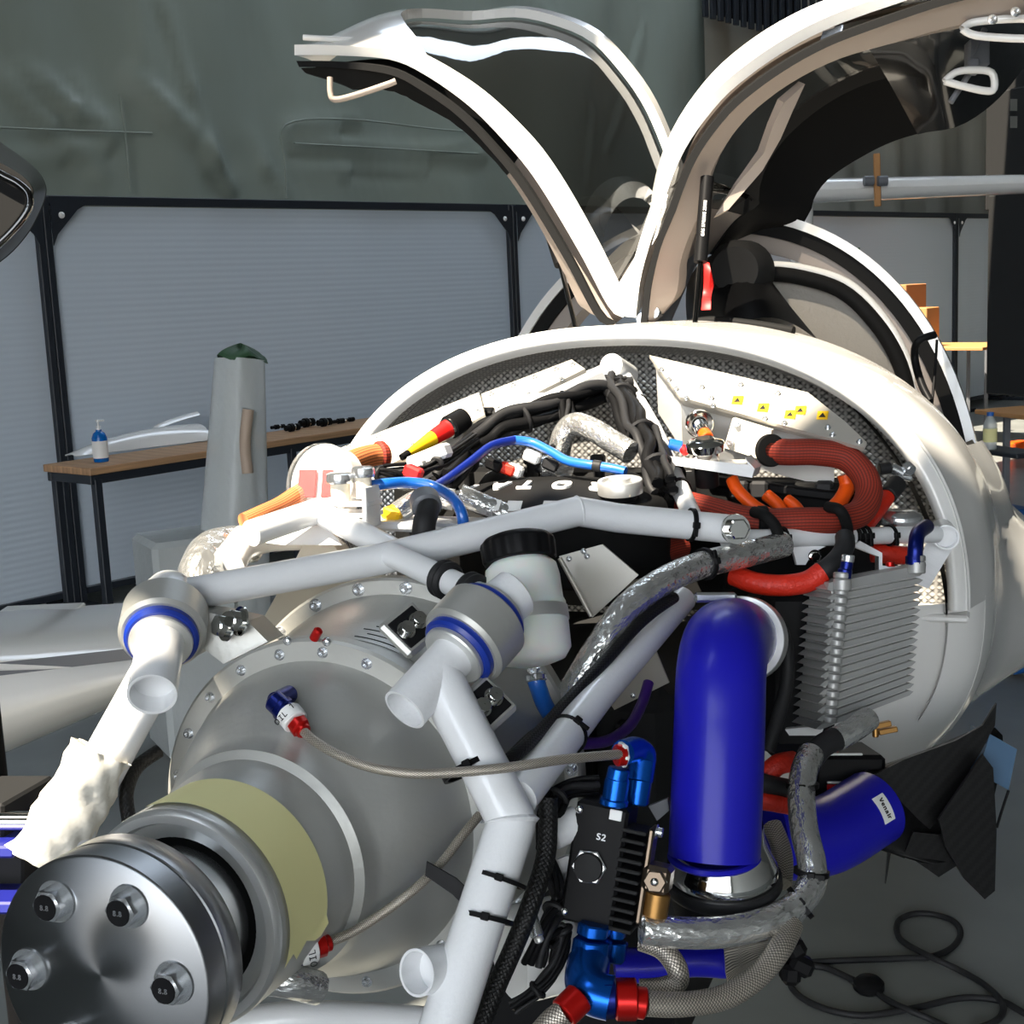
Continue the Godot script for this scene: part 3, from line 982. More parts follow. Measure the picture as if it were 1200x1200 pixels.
	part(b2, "label", m, M.tape)
	# long white table and an orange tool at the far right edge
	var lt := thing("long_table", "pale wooden table at the far right edge in the sunlight", "table", P(1200, 500, 9.0) * Vector3(1, 0, 1))
	m = MB.new()
	m.box(P(1215, 482, 9.0), Basis(Vector3.UP, 0.3), Vector3(0.6, 0.03, 0.5), 0.004)
	part(lt, "tabletop", m, M.plywood)
	for e in [1180, 1240]:
		var p := P(e, 486, 9.0)
		m = MB.new()
		m.box(Vector3(p.x, p.y / 2, p.z), Basis.IDENTITY, Vector3(0.04, p.y, 0.04), 0.003)
		part(lt, "leg", m, M.frame_grey)
	var og := thing("power_tool", "small orange and black tool on the floor at the right edge", "tool", onY(1190, 528, 0.0))
	m = MB.new()
	m.box(onY(1192, 524, 0.09), Basis(Vector3.UP, 0.5), Vector3(0.22, 0.1, 0.14), 0.012)
	part(og, "body", m, M.orange)
	m = MB.new()
	m.box(onY(1190, 528, 0.02), Basis(Vector3.UP, 0.5), Vector3(0.28, 0.04, 0.2), 0.006)
	part(og, "base", m, M.black)
	# blue trolley at the lower left edge
	var bl := thing("parts_trolley", "blue framed trolley with metal tray at the lower left edge", "trolley", P(20, 1080, 1.9))
	m = MB.new()
	m.box(P(5, 978, 1.9), Basis(CB.x, CB.y, CB.z), Vector3(0.1, 0.016, 0.2), 0.003)
	part(bl, "upper_rail", m, M.blue_rack)
	m = MB.new()
	m.box(P(5, 1040, 1.88), Basis(CB.x, CB.y, CB.z), Vector3(0.1, 0.016, 0.2), 0.003)
	part(bl, "lower_rail", m, M.blue_rack)
	m = MB.new()
	m.box(P(2, 945, 1.95), Basis(CB.x, CB.y, CB.z), Vector3(0.08, 0.05, 0.2), 0.004)
	part(bl, "tray", m, M.charcoal)
	m = MB.new()
	m.lathe(P(-20, 962, 1.85), frame(CB.x), [[0, 0], [0, 0.013], [0.07, 0.013], [0.075, 0]], 14)
	part(bl, "roller", m, M.chrome)
	m = MB.new()
	m.box(P(0, 1012, 1.93), Basis(CB.x, CB.y, CB.z), Vector3(0.11, 0.07, 0.12), 0.004)
	part(bl, "bin", m, M.charcoal)
	use(0, 0, 1)
func resample(p: PackedVector3Array, cnt: int) -> PackedVector3Array:
	var sm := smooth(p, 10)
	var acc := PackedFloat32Array([0.0])
	for k in range(1, sm.size()): acc.append(acc[k - 1] + (sm[k] - sm[k - 1]).length())
	var r := PackedVector3Array()
	var j := 0
	for k in cnt:
		var want := acc[acc.size() - 1] * k / (cnt - 1)
		while j < sm.size() - 2 and acc[j + 1] < want: j += 1
		r.append(sm[j].lerp(sm[j + 1], clampf((want - acc[j]) / maxf(acc[j + 1] - acc[j], 1e-6), 0, 1)))
	return r

const U0 := 0.05
func pw(x: float, e: float) -> float: return signf(x) * pow(absf(x), e)
func hull(s: float, th: float, inset := 0.0) -> Vector3:   # fuselage section; th = 0 at the top, + to the photo's right
	var key := [[1.30, 0.545, 0.46, 0.38], [1.36, 0.565, 0.465, 0.39], [1.5, 0.60, 0.47, 0.41], [1.78, 0.61, 0.48, 0.44], [2.1, 0.64, 0.5, 0.46], [2.6, 0.62, 0.4, 0.46], [3.4, 0.48, 0.25, 0.3], [5.2, 0.16, 0.14, 0.1]]
	var k := 0
	while k < key.size() - 2 and key[k + 1][0] < s: k += 1
	var f: float = clampf((s - key[k][0]) / (key[k + 1][0] - key[k][0]), 0, 1)
	f = lerpf(f, smoothstep(0, 1, f), 0.3)
	var a: float = lerpf(key[k][1], key[k + 1][1], f) - inset
	var tp: float = lerpf(key[k][2], key[k + 1][2], f) - inset
	var bt: float = lerpf(key[k][3], key[k + 1][3], f) - inset
	var c := cos(th)
	var ex := smoothstep(1.5, 2.2, s) * 0.2
	return A(s, U0 + a * pw(sin(th), 0.9 + ex * 0.6), 0.05 + (tp if c > 0 else bt) * pw(c, 0.83 + ex))

func hull_grid(s0: float, s1: float, ns: int, t0: float, t1: float, nt: int, inset := 0.0) -> Array:
	var g := []
	for r in ns + 1:
		var row := PackedVector3Array()
		for k in nt + 1: row.append(hull(lerpf(s0, s1, float(r) / ns), lerpf(t0, t1, float(k) / nt), inset))
		g.append(row)
	return g

func aircraft() -> void:
	var o := thing("aircraft", "white light aircraft with open gull-wing doors and its engine cowling removed", "aircraft", A(2.0, 0, -0.4))
	var m := MB.new()
	# outer skin
	m.shell(hull_grid(1.345, 1.78, 10, -1.56, 1.56, 64), 0.012, 1.0)
	m.shell(hull_grid(1.44, 1.78, 8, 1.55, TAU - 1.55, 56), 0.012, 1.0)
	part(o, "cowl_deck", m, M.white_gel)
	m = MB.new()
	m.shell(hull_grid(1.78, 2.6, 10, 1.1, TAU - 1.1, 64), 0.012, 1.0)
	part(o, "cabin_tub", m, M.white_gel)
	m = MB.new()
	m.shell(hull_grid(2.6, 5.2, 14, 0.95, TAU - 0.95, 48), 0.012, 1.0)
	part(o, "tail_body", m, M.white_gel)
	# rolled lip round the firewall
	m = MB.new()
	var g := []
	for r in 9:
		var f := r / 8.0
		var row := PackedVector3Array()
		for k in 97: row.append(hull(1.352 - 0.016 * sin(PI * f), -1.56 + 3.12 * k / 96.0, 0.034 * f - 0.002))
		g.append(row)
	m.surf(g, false, 1.0)
	part(o, "cowl_lip", m, M.white_gel)
	# quilted firewall: side band and flat bulkhead
	g = []
	for r in 4:
		var f := r / 3.0
		var row := PackedVector3Array()
		for k in 97: row.append(hull(1.352 + 0.1 * f, -2.0 + 4.0 * k / 96.0, 0.032 + 0.02 * f))
		g.append(row)
	for r in range(1, 9):
		var f := r / 8.0
		var row := PackedVector3Array()
		for k in 97: row.append(hull(1.452, -2.0 + 4.0 * k / 96.0, 0.052).lerp(A(1.452, U0, 0.0), f * 0.95))
		g.append(row)
	m = MB.new()
	m.surf(g, false, 1.0)
	part(o, "firewall_insulation", m, M.quilt)
	m = MB.new()
	g = []
	for r in 3:
		var row := PackedVector3Array()
		for k in 33: row.append(hull(1.35 + 0.05 * r / 2.0, 0.78 + 0.8 * k / 32.0, 0.033 + 0.004 * r + 0.014 * sin(PI * k / 32.0)))
		g.append(row)
	m.surf(g, false, 1.0)
	part(o, "lip_seal", m, M.seal)
	# smooth white lower panel under the insulation, with its ledge
	g = []
	for r in 14:
		var row := PackedVector3Array()
		for k in 57:
			var th := lerpf(1.55, TAU - 1.55, k / 56.0)
			if r < 9:
				var ph := PI / 2 * r / 8.0
				row.append(hull(1.345 + 0.1 * (1.0 - sin(ph)), th, 0.1 * (1.0 - cos(ph))))
			else:
				row.append(hull(1.345, th, 0.1).lerp(A(1.35, U0, -0.02), (r - 8) / 5.0))
		g.append(row)
	m = MB.new()
	m.surf(g, false, -1.0)
	part(o, "lower_panel", m, M.white_gel)
	m = MB.new()
	use(720, 380, 2.5)
	m.box(onS(935, 845, 1.40) , Basis(AU, AH, AB), Vector3(0.11, 0.012, 0.1), 0.005)
	part(o, "ledge", m, M.white_gel)
	# roll arch behind the cabin opening: white skin, black seal, beige jamb
	var bands := [["arch_skin", 0.0, 0.02, -0.02, 0.05, M.white_gel], ["arch_seal", 0.018, 0.05, -0.012, 0.05, M.seal], ["arch_jamb", 0.048, 0.085, 0.0, 0.09, M.beige]]
	for e in bands:
		g = []
		for c in [[e[1], e[4]], [e[1], e[3]], [e[2], e[3]], [e[2], e[4]]]:
			var row := PackedVector3Array()
			for k in 73:
				var th := lerpf(-1.75, 1.75, k / 72.0)
				row.append(A(2.3 + c[1] - 0.12 * maxf(0, absf(th) - 0.9), 0.03 + (0.60 - c[0]) * pw(sin(th), 0.92), 0.0 + (0.785 - c[0]) * pw(cos(th), 0.92)))
			g.append(row)
		m = MB.new()
		for r in 3: m.surf([g[r], g[r + 1]], false, 1.0)
		part(o, e[0], m, e[5])
	# inner lining of the right-hand opening, black
	g = []
	for r in 5:
		var f := r / 4.0
		var row := PackedVector3Array()
		for k in 17: row.append(hull(lerpf(1.95, 2.36, k / 16.0), lerpf(1.08, 1.6, f), 0.016))
		g.append(row)
	m = MB.new()
	m.surf(g, false, -1.0)
	part(o, "sill_lining", m, M.seal)
	# roof spine that carries the door hinges
	m = MB.new()
	m.tube(PackedVector3Array([A(1.76, 0.03, 0.515), A(2.0, 0.03, 0.64), A(2.3, 0.03, 0.765)]), 0.016, 12)
	var sp := part(o, "roof_spine", m, M.frame_grey)
	for e in [[756, 374], [768, 366]]:
		use(0, 0, 1)
		m = MB.new()
		m.lathe(P(e[0], e[1], 2.6), frame(AB), [[-0.02, 0], [-0.02, 0.012], [0.02, 0.012], [0.02, 0]], 14)
		part(sp, "hinge", m, M.steel)
	# dashboard and seat shell
	g = []
	for r in 7:
		var f := r / 6.0
		var row := PackedVector3Array()
		for k in 33:
			var th := lerpf(-1.15, 1.15, k / 32.0)
			var p := hull(1.78, th, 0.012 + 0.13 * f)
			row.append(p + AB * 0.12 * f)
		g.append(row)
	m = MB.new()
	m.surf(g, false, 1.0)
	part(o, "dashboard", m, M.charcoal)
	m = MB.new()
	use(0, 0, 1)
	m.tube(smooth(PackedVector3Array([P(790, 384, 2.62), P(830, 376, 2.6), P(880, 380, 2.55), P(930, 388, 2.5)]), 8), 0.009, 10)
	part(o, "windscreen_seal", m, M.seal)
	# seat back, one wide bucket: leather shell with black band and white edge
	var sd := [[878, 318], [900, 312], [944, 316], [996, 334], [1036, 374], [1062, 420], [1074, 470]]
	var edge := PackedVector3Array()
	for e in sd: edge.append(P(e[0], e[1], 3.02))
	var ce := resample(edge, 25)
	g = []
	for r in 9:
		var f := r / 8.0
		var row := PackedVector3Array()
		for k in 25:
			var low := P(800 + 6.0 * k, 470, 2.86)
			row.append(ce[k].lerp(low, f) + AB * 0.05 * sin(PI * f))
		g.append(row)
	m = MB.new()
	m.surf(g, false, 1.0)
	var seat := part(o, "seat_back", m, M.leather)
	for e in [["seat_edge", 0.0, M.white_gel, 0.011], ["seat_band", 0.028, M.seal, 0.017]]:
		m = MB.new()
		var rr := PackedVector3Array()
		for k in 25: rr.append(ce[k].lerp(P(800 + 6.0 * k, 470, 2.86), e[1] * 2.2) - AB * 0.012)
		m.tube(rr, e[3], 10)
		part(seat, e[0], m, e[2])
	# headrest and dark interior behind
	m = MB.new()
	m.lathe(P(866, 318, 2.95), frame(AB, AU), [[-0.05, 0], [-0.05, 0.05], [-0.03, 0.065], [0.05, 0.07], [0.08, 0.0]], 24)
	part(o, "headrest", m, M.charcoal)
	g = []
	for e in [[[806, 392], [806, 330], [840, 296], [884, 304], [896, 330]], [[830, 400], [860, 380], [900, 372], [930, 380], [960, 400]]]:
		var pv := PackedVector3Array()
		for c in e: pv.append(P(c[0], c[1], 3.08 if g.is_empty() else 2.7))
		g.append(resample(pv, 17))
	m = MB.new()
	m.surf(g, false, -1.0)
	part(o, "cabin_lining", m, M.black)
	# fuel filler on the sill side and seat belt on the arch
	m = MB.new()
	m.tube(smooth(PackedVector3Array([P(1096, 392, 2.78), P(1076, 400, 2.78), P(1072, 420, 2.8), P(1080, 450, 2.78), P(1090, 470, 2.76)]), 6), 0.008, 8)
	m.tube(smooth(PackedVector3Array([P(1098, 398, 2.78), P(1096, 430, 2.78), P(1092, 475, 2.76)]), 6), 0.003, 6)
	part(o, "seat_belt", m, M.black)
	# wing root fairing growing out of the right-hand side
	m = MB.new()
	g = []
	for r in 13:
		var row := PackedVector3Array()
		var f := r / 12.0
		var sx := lerpf(1.5, 3.2, f)
		var out := 0.17 * smoothstep(0.0, 0.5, f)
		for k in 17:
			var an := PI * k / 16.0
			var base := hull(sx, lerpf(1.4, 2.5, k / 16.0), 0.004)
			row.append(base + AU * out * pow(sin(an), 1.3) - AH * 0.03 * sin(an) * f)
		g.append(row)
	m.surf(g, false, 1.0)
	part(o, "wing_root", m, M.white_gel)
	doors(o)

func door_surface(fr: PackedVector3Array, re: PackedVector3Array, bulge: float, side: float) -> Callable:
	var n := fr.size()
	return func(t: float, v: float, off: float) -> Vector3:
		var x := clampf(t, 0, 1) * (n - 1)
		var k := mini(int(x), n - 2)
		var f := x - k
		var a := fr[k].lerp(fr[k + 1], f)
		var b := re[k].lerp(re[k + 1], f)
		var tg := ((fr[k + 1] - fr[k]) + (re[k + 1] - re[k])).normalized()
		var nn := tg.cross(AB).normalized() * side
		return a.lerp(b, v) + nn * (bulge * sin(PI * v) * sin(PI * clampf(t * 0.92 + 0.04, 0, 1)) + off)

func door_patch(S: Callable, t0: Callable, t1: Callable, v0: float, v1: float, nt: int, nv: int, off: float) -> Array:
	var g := []
	for r in nv + 1:
		var v := lerpf(v0, v1, float(r) / nv)
		var row := PackedVector3Array()
		for k in nt + 1: row.append(S.call(lerpf(t0.call(v), t1.call(v), float(k) / nt), v, off))
		g.append(row)
	return g

func door(o: Node3D, front: PackedVector3Array, rear: PackedVector3Array, bulge: float, side: float, tw0: Callable, tw1: Callable, vf: float, vr: float, left: bool) -> MeshInstance3D:
	var S := door_surface(resample(front, 49), resample(rear, 49), bulge, side)
	var zero := func(_v): return 0.0
	var one := func(_v): return 1.0
	var fl := -side
	var m := MB.new()
	m.shell(door_patch(S, zero, one, 0.0, vf, 48, 5, 0.0), 0.02, fl)
	m.shell(door_patch(S, zero, one, vr, 1.0, 48, 4, 0.0), 0.02, fl)
	m.shell(door_patch(S, zero, tw0, vf, vr, 8, 14, 0.0), 0.02, fl)
	m.shell(door_patch(S, tw1, one, vf, vr, 12, 14, 0.0), 0.02, fl)
	var d := part(o, "gull_wing_door", m, M.white_gel)
	m = MB.new()
	m.surf(door_patch(S, tw0, tw1, vf, vr, 40, 20, -0.006), false, fl)
	part(d, "window", m, M.tint_glass)
	# edge of the door: seal, then jamb
	var steps := [[0.0, -0.012, 0.004], [0.0, -0.03, 0.012]]
	var rows := []
	for e in [[0.0, -0.014], [0.012, -0.014], [0.016, -0.028], [0.0, -0.028]]:
		var row := PackedVector3Array()
		for k in 49: row.append(S.call(k / 48.0, e[0] - 0.01, e[1]) - AB * 0.004)
		rows.append(row)
	m = MB.new()
	m.surf([rows[0], rows[3]], false, 1.0)
	m.surf([rows[0], rows[1]], false, 1.0)
	m.surf([rows[2], rows[3]], false, 1.0)
	part(d, "door_seal", m, M.seal)
	var split := 0.4 if left else 1.0
	for e in [[0.0, split, M.beige, "jamb"], [split, 1.0, M.seal, "jamb_cover"]]:
		if e[1] - e[0] < 0.01: continue
		rows = []
		for c in [[0.004, -0.026], [0.09, -0.078], [0.16, -0.09], [0.18, -0.03]]:
			var row := PackedVector3Array()
			for k in 41:
				var t: float = lerpf(e[0], e[1], k / 40.0)
				var w := minf(1.0, minf((t + 0.02) * 12.0, (1.02 - t) * 9.0))
				row.append(S.call(t, c[0], lerpf(-0.03, c[1], w)))
			rows.append(row)
		m = MB.new()
		for r in 3: m.surf([rows[r], rows[r + 1]], false, 1.0)
		part(d, e[3], m, e[2])
	d.set_meta("label", "raised gull-wing door pointing to the photo's left" if left else "raised gull-wing door with its inside and handles showing")
	return d

func handle_loop(par: Node, p: Array, r: float, m2: Material) -> void:
	var c := pts(p)
	c.append(c[0])
	part(par, "door_handle", tb(c, r, 10, 4, false), m2)

func doors(o: Node3D) -> void:
	# left door (photo's left)
	use(320, 0, 2.4)
	var fr := PackedVector3Array()
	for e in [[985, 893], [945, 865], [860, 706], [740, 508], [650, 397], [550, 297], [430, 212], [330, 168], [180, 156], [60, 155]]: fr.append(onS(e[0], e[1], 1.68))
	var re := PackedVector3Array()
	for e in [[1220, 700], [1190, 610], [1135, 480], [1060, 300], [985, 190], [900, 104], [800, 62], [690, 42], [560, 55], [420, 92], [60, 152]]: re.append(onS(e[0], e[1], 2.25))
	re[10] = fr[9] + AB * 0.12
	re[9] = fr[9].lerp(re[8], 0.5) + AH * 0.035 + AB * 0.02
	var d := door(o, fr, re, 0.035, -1.0, func(v): return 0.05 + 0.1 * v, func(v): return 0.78 - 0.3 * pow(absf(v - 0.62), 2.0), 0.075, 0.93, true)
	var b := MB.new()
	b.tube(smooth(pts([[85, 105, 2.72], [130, 108, 2.72], [230, 112, 2.74]]), 5), 0.006, 8)
	part(d, "tip_fin", b, M.white_gel)
	part(d, "door_handle", tb(pts([[160, 218, 2.62], [162, 265, 2.62], [176, 280, 2.62], [230, 268, 2.62], [320, 238, 2.62], [345, 228, 2.62]]), 0.006, 10, 6), M.beige)
	# small clear quarter bubble seen through the tinted window
	b = MB.new()
	var gg := []
	for r in 9:
		var row := PackedVector3Array()
		for k in 25:
			var an := PI * k / 24.0
			var f := r / 8.0
			row.append(q(985 - 115 * cos(an) * (1.0 - 0.25 * f) + 30 * f, 640 - 145 * sin(an) + 60 * f, 2.9 - 0.25 * f * sin(an)))
		gg.append(row)
	b.surf(gg, false, 1.0)
	part(d, "quarter_window", b, M.clear)
	# right door
	use(720, 0, 2.5)
	fr = PackedVector3Array()
	for e in [[62, 930], [80, 800], [130, 635], [200, 450], [300, 308], [400, 218], [520, 138], [640, 78], [800, 20], [950, -28], [1100, -60], [1290, -85]]: fr.append(onS(e[0], e[1], 1.68))
	re = PackedVector3Array()
	for e in [[300, 690], [420, 640], [520, 628], [545, 560], [600, 490], [700, 422], [800, 372], [900, 342], [1000, 322], [1100, 250], [1180, 150], [1260, 40]]: re.append(onS(e[0], e[1], 2.3))
	d = door(o, fr, re, 0.165, 1.0, func(_v): return 0.1, func(_v): return 0.62, 0.14, 0.86, false)
	var S := door_surface(resample(fr, 49), resample(re, 49), 0.165, 1.0)
	b = MB.new()
	b.surf(door_patch(S, func(_v): return 0.6, func(_v): return 0.97, 0.08, 1.0, 16, 10, -0.035), false, 1.0)
	part(d, "inner_lining", b, M.black_gloss)
	b = MB.new()
	b.surf(door_patch(S, func(_v): return 0.0, func(_v): return 0.62, 0.8, 1.0, 24, 3, -0.034), false, 1.0)
	b.surf([door_patch(S, func(_v): return 0.0, func(_v): return 0.62, 0.8, 0.81, 24, 1, -0.034)[0], door_patch(S, func(_v): return 0.0, func(_v): return 0.62, 0.8, 0.81, 24, 1, 0.0)[0]], false, 1.0)
	part(d, "rear_lining", b, M.seal)
	b = MB.new()
	b.surf(door_patch(S, func(_v): return 0.0, func(_v): return 0.14, 0.1, 0.9, 6, 8, -0.03), false, 1.0)
	part(d, "lower_lining", b, M.beige)
	b = MB.new()
	b.shell([pts([[540, 238, 2.5], [505, 320, 2.52], [470, 400, 2.54], [425, 500, 2.56], [330, 620, 2.56]]), pts([[478, 290, 2.5], [448, 360, 2.52], [420, 440, 2.54], [350, 540, 2.56], [290, 640, 2.56]])], 0.02, 1.0)
	part(d, "brace", b, M.beige)
	handle_loop(d, [[968, 238, 2.5], [1000, 212, 2.5], [1050, 205, 2.5], [1105, 213, 2.5], [1112, 260, 2.5], [1085, 266, 2.5], [1020, 252, 2.5]], 0.007, M.white_gel)
	handle_loop(d, [[1020, 85, 2.36], [1050, 66, 2.36], [1150, 56, 2.34], [1230, 60, 2.32], [1240, 105, 2.32], [1190, 113, 2.34], [1060, 104, 2.36]], 0.007, M.white_gel)
	b = MB.new()
	for e in [[[1085, 85], [1040, 185]], [[1040, 215], [985, 300]]]:
		b.tube(PackedVector3Array([q(e[0][0], e[0][1], 2.53), q(e[1][0], e[1][1], 2.53)]), 0.006, 8)
	part(d, "latch_rod", b, M.frame_grey)
	b = MB.new()
	b.box(q(1062, 160, 2.54), Basis(CB.x, CB.y, CB.z), Vector3(0.04, 0.05, 0.03), 0.004)
	b.box(q(1050, 195, 2.52), Basis(CB.x, CB.y, CB.z), Vector3(0.022, 0.03, 0.02), 0.004)
	part(d, "latch", b, M.frame_grey)
	for e in [[1108, 57], [1175, 35]]: bolt(d, q(e[0], e[1], 2.3), CB.z, 0.006, "socket", null, "screw")
	# gas struts
	var gs := thing("gas_strut", "black gas strut with white printing holding up the right canopy door", "gas strut", q(232, 965, 2.5))
	b = MB.new()
	b.tube(PackedVector3Array([q(272, 520, 2.52), q(252, 768, 2.5)]), 0.0125, 14)
	part(gs, "cylinder", b, M.black)
	b = MB.new()
	b.tube(PackedVector3Array([q(252, 768, 2.5), q(234, 968, 2.48)]), 0.005, 10)
	part(gs, "rod", b, M.black_gloss)
	var up := (q(272, 520, 2.52) - q(252, 768, 2.5)).normalized()
	var bs := Basis(up, up.cross(CB.z).normalized() * -1.0, CB.z)
	bs.y = CB.z.cross(up).normalized()
	text(gs, "printing", "GAS SPRING 250N", 0.008, q(262, 640, 2.48) + CB.z * 0.002, bs, M.paint_white)
	use(320, 0, 2.4)
	var g2 := thing("gas_strut", "thin black gas strut under the left canopy door beside the rear arch", "gas strut", q(855, 935, 2.55))
	b = MB.new()
	b.tube(PackedVector3Array([q(775, 640, 2.72), q(808, 745, 2.68)]), 0.012, 12)
	part(g2, "cylinder", b, M.black)
	b = MB.new()
	b.tube(PackedVector3Array([q(808, 745, 2.68), q(855, 938, 2.58)]), 0.005, 10)
	part(g2, "rod", b, M.black_gloss)
	use(720, 0, 2.5)
	# red warning ribbon
	b = MB.new()
	b.shell([smooth(pts([[262, 765, 2.56], [262, 830, 2.56], [258, 870, 2.55], [254, 908, 2.55]]), 5), smooth(pts([[278, 770, 2.56], [288, 830, 2.54], [284, 870, 2.55], [282, 906, 2.54]]), 5)], 0.002)
	solo("ribbon", "red fabric ribbon hanging beside the gas strut in the cabin opening", "ribbon", b, M.red)
	use(0, 0, 1)
func motor() -> void:
	use(0, 0, 1)
	var ax := frame(AB)   # x towards the photo's left, z down
	# propeller flange
	var o := thing("propeller_flange", "turned steel propeller flange disc with hex bolts on its brushed face", "flange", F0)
	var b := MB.new()
	b.lathe(F0, ax, [[0, 0.0], [0, 0.0945], [0.0022, 0.097]], 96)
	part(o, "face", b, M.turned)
	b = MB.new()
	b.lathe(F0, ax, [[0.0022, 0.097], [0.0255, 0.097], [0.0265, 0.0955], [0.0285, 0.0955], [0.0295, 0.097], [0.05, 0.097], [0.053, 0.095], [0.053, 0.05]], 96)
	part(o, "rim", b, M.turned)
	b = MB.new()
	b.lathe(F0, ax, [[0.052, 0.076], [0.062, 0.076], [0.064, 0.074], [0.064, 0.064], [0.15, 0.063]], 64)
	part(o, "hub", b, M.steel)
	for k in 6:
		var an := TAU * k / 6.0 + 0.05
		var d := ax.x * cos(an) + ax.z * sin(an)
		var bl := bolt(o, F0 + d * 0.0675, -AB, 0.0118, "hex", M.steel)
		var cap := MB.new()
		var at := F0 + d * 0.0675 - AB * 0.0149
		cap.lathe(at, frame(-AB), [[0, 0.0105], [0.0006, 0.0098], [0.0003, 0.006], [0.0, 0.0]], 20)
		part(bl, "head_top", cap, M.dark_steel).transform = Transform3D(bl.transform.basis.inverse(), Vector3.ZERO)
		var lb := Basis(Vector3.UP, 0.0)
		lb = Basis(AU, AH, -AB)
		text(bl, "marking", "8.8", 0.006, Vector3.ZERO, Basis.IDENTITY, M.steel, 0.0003).transform = Transform3D(bl.transform.basis.inverse() * lb, bl.transform.basis.inverse() * (-AB * 0.0157))
		var d2 := ax.x * cos(an + 0.5) + ax.z * sin(an + 0.5)
		bolt(o, F0 + d2 * 0.074 + AB * 0.053, AB, 0.006, "socket", M.steel, "stud")
	# gear housing and motor casing
	var m := thing("electric_motor", "large silver round motor housing with ring of bolts behind the propeller flange", "motor", A(0.4, 0, -0.19))
	b = MB.new()
	b.lathe(F0, ax, [[0.118, 0.06], [0.112, 0.084], [0.105, 0.0865], [0.105, 0.094], [0.108, 0.097], [0.113, 0.0975]], 96)
	part(m, "nose_ring", b, M.alu)
	b = MB.new()
	b.lathe(F0, ax, [[0.113, 0.0975], [0.205, 0.099], [0.214, 0.103], [0.235, 0.104], [0.24, 0.112], [0.26, 0.114], [0.268, 0.118], [0.285, 0.13], [0.31, 0.143], [0.34, 0.155], [0.368, 0.164], [0.374, 0.167]], 96)
	part(m, "nose", b, M.cast)
	b = MB.new()
	b.lathe(F0, ax, [[0.374, 0.16], [0.374, 0.187], [0.377, 0.19], [0.394, 0.19], [0.397, 0.187], [0.397, 0.177], [0.41, 0.176], [0.45, 0.181], [0.5, 0.19], [0.545, 0.201], [0.562, 0.203], [0.562, 0.219], [0.565, 0.222], [0.582, 0.222], [0.585, 0.219], [0.585, 0.19], [0.62, 0.17], [0.64, 0.14], [0.64, 0]], 96)
	part(m, "casing", b, M.cast)
	b = MB.new()
	b.lathe(F0, ax, [[0.12, 0.0], [0.117, 0.06], [0.113, 0.085]], 64)
	part(m, "shaft_seal", b, M.seal)
	for k in 22:
		var an := TAU * k / 22.0 + 0.1
		bolt(m, F0 + AB * 0.374 + (ax.x * cos(an) + ax.z * sin(an)) * 0.1765, -AB, 0.0042, "socket")
	for k in 22:
		var an := TAU * k / 22.0 + 0.06
		bolt(m, F0 + AB * 0.562 + (ax.x * cos(an) + ax.z * sin(an)) * 0.2115, -AB, 0.0056, "socket")
	for e in [[337, 751], [383, 752]]:
		bolt(m, onS(e[0], e[1], 0.374), -AB, 0.0048, "dome", M.steel, "plug")
	b = MB.new()
	b.lathe(onS(368, 748, 0.37), frame(AH + AU * 0.8 - AB * 0.4), [[0, 0.005], [0.012, 0.005], [0.014, 0.003], [0.014, 0]], 12)
	part(m, "red_cap", b, M.red_anod).set_meta("label", "small red plug cap")
	# nameplate engraved on the casing
	b = MB.new()
	b.lathe(F0, ax, [[0.43, 0.178], [0.43, 0.1795], [0.48, 0.1875], [0.48, 0.186]], 12, deg_to_rad(242), deg_to_rad(268))
	var np := part(m, "nameplate", b, M.cast)
	b = MB.new()
	for k in 4: b.lathe(F0, ax, [[0.437 + 0.011 * k, 0.1805 + 0.00176 * k], [0.437 + 0.011 * k, 0.1812 + 0.00176 * k], [0.4385 + 0.011 * k, 0.1814 + 0.00176 * k], [0.4385 + 0.011 * k, 0.1805 + 0.00176 * k]], 10, deg_to_rad(244), deg_to_rad(266 - 3 * (k % 2)))
	part(np, "engraving", b, M.ink)
	# mounting plates with bolt pairs
	for e in [[480, 738, 1.385, 248.0], [568, 828, 1.3, 196.0]]:
		var up := (-AB * 0.5 + AH * 0.75 - AU * 0.1).normalized() if e[0] == 482 else (-AB * 0.45 + AU * 0.5 + AH * 0.55).normalized()
		var side := AB.cross(up).normalized()
		var c := P(e[0], e[1], e[2])
		b = MB.new()
		b.box(c, Basis(side, up, side.cross(up)), Vector3(0.046, 0.012, 0.05), 0.005)
		var pl := part(m, "mount_plate", b, M.cast)
		b = MB.new()
		b.box(c + up * 0.006, Basis(side, up, side.cross(up)), Vector3(0.034, 0.003, 0.038), 0.001)
		part(pl, "pad", b, M.dark_steel)
		for k in [-0.009, 0.009]:
			bolt(pl, c + up * 0.008 + side.cross(up) * k, up, 0.0066, "hex", M.chrome)
			ring(pl, "washer", c + up * 0.0155 + side.cross(up) * k, up, 0.001, 0.0075, 0.002, M.chrome, 0.0005, 20)
	# strip of masking tape stuck round the nose
	b = MB.new()
	var g := []
	for r in 7:
		var row := PackedVector3Array()
		for k in 33:
			var a0 := 158.0 + 3.0 * sin(r * 2.3) + 2.0 * (r % 2) + (0.9 * r)
			var an := deg_to_rad(lerpf(a0, 292.0 + 0.8 * sin(r * 1.9), k / 32.0))
			row.append(F0 + AB * lerpf(0.122, 0.19, r / 6.0) + (ax.x * cos(an) + ax.z * sin(an)) * (0.0996 + (0.003 if k == 0 and r > 3 else 0.0)))
		g.append(row)
	b.surf(g, false, 1.0)
	solo("masking_tape", "strip of pale yellow masking tape wrapped over the silver motor nose", "tape", b, M.tape)

func mir(p: Vector3) -> Vector3: return p - AU * (2.0 * (p - F0).dot(AU))

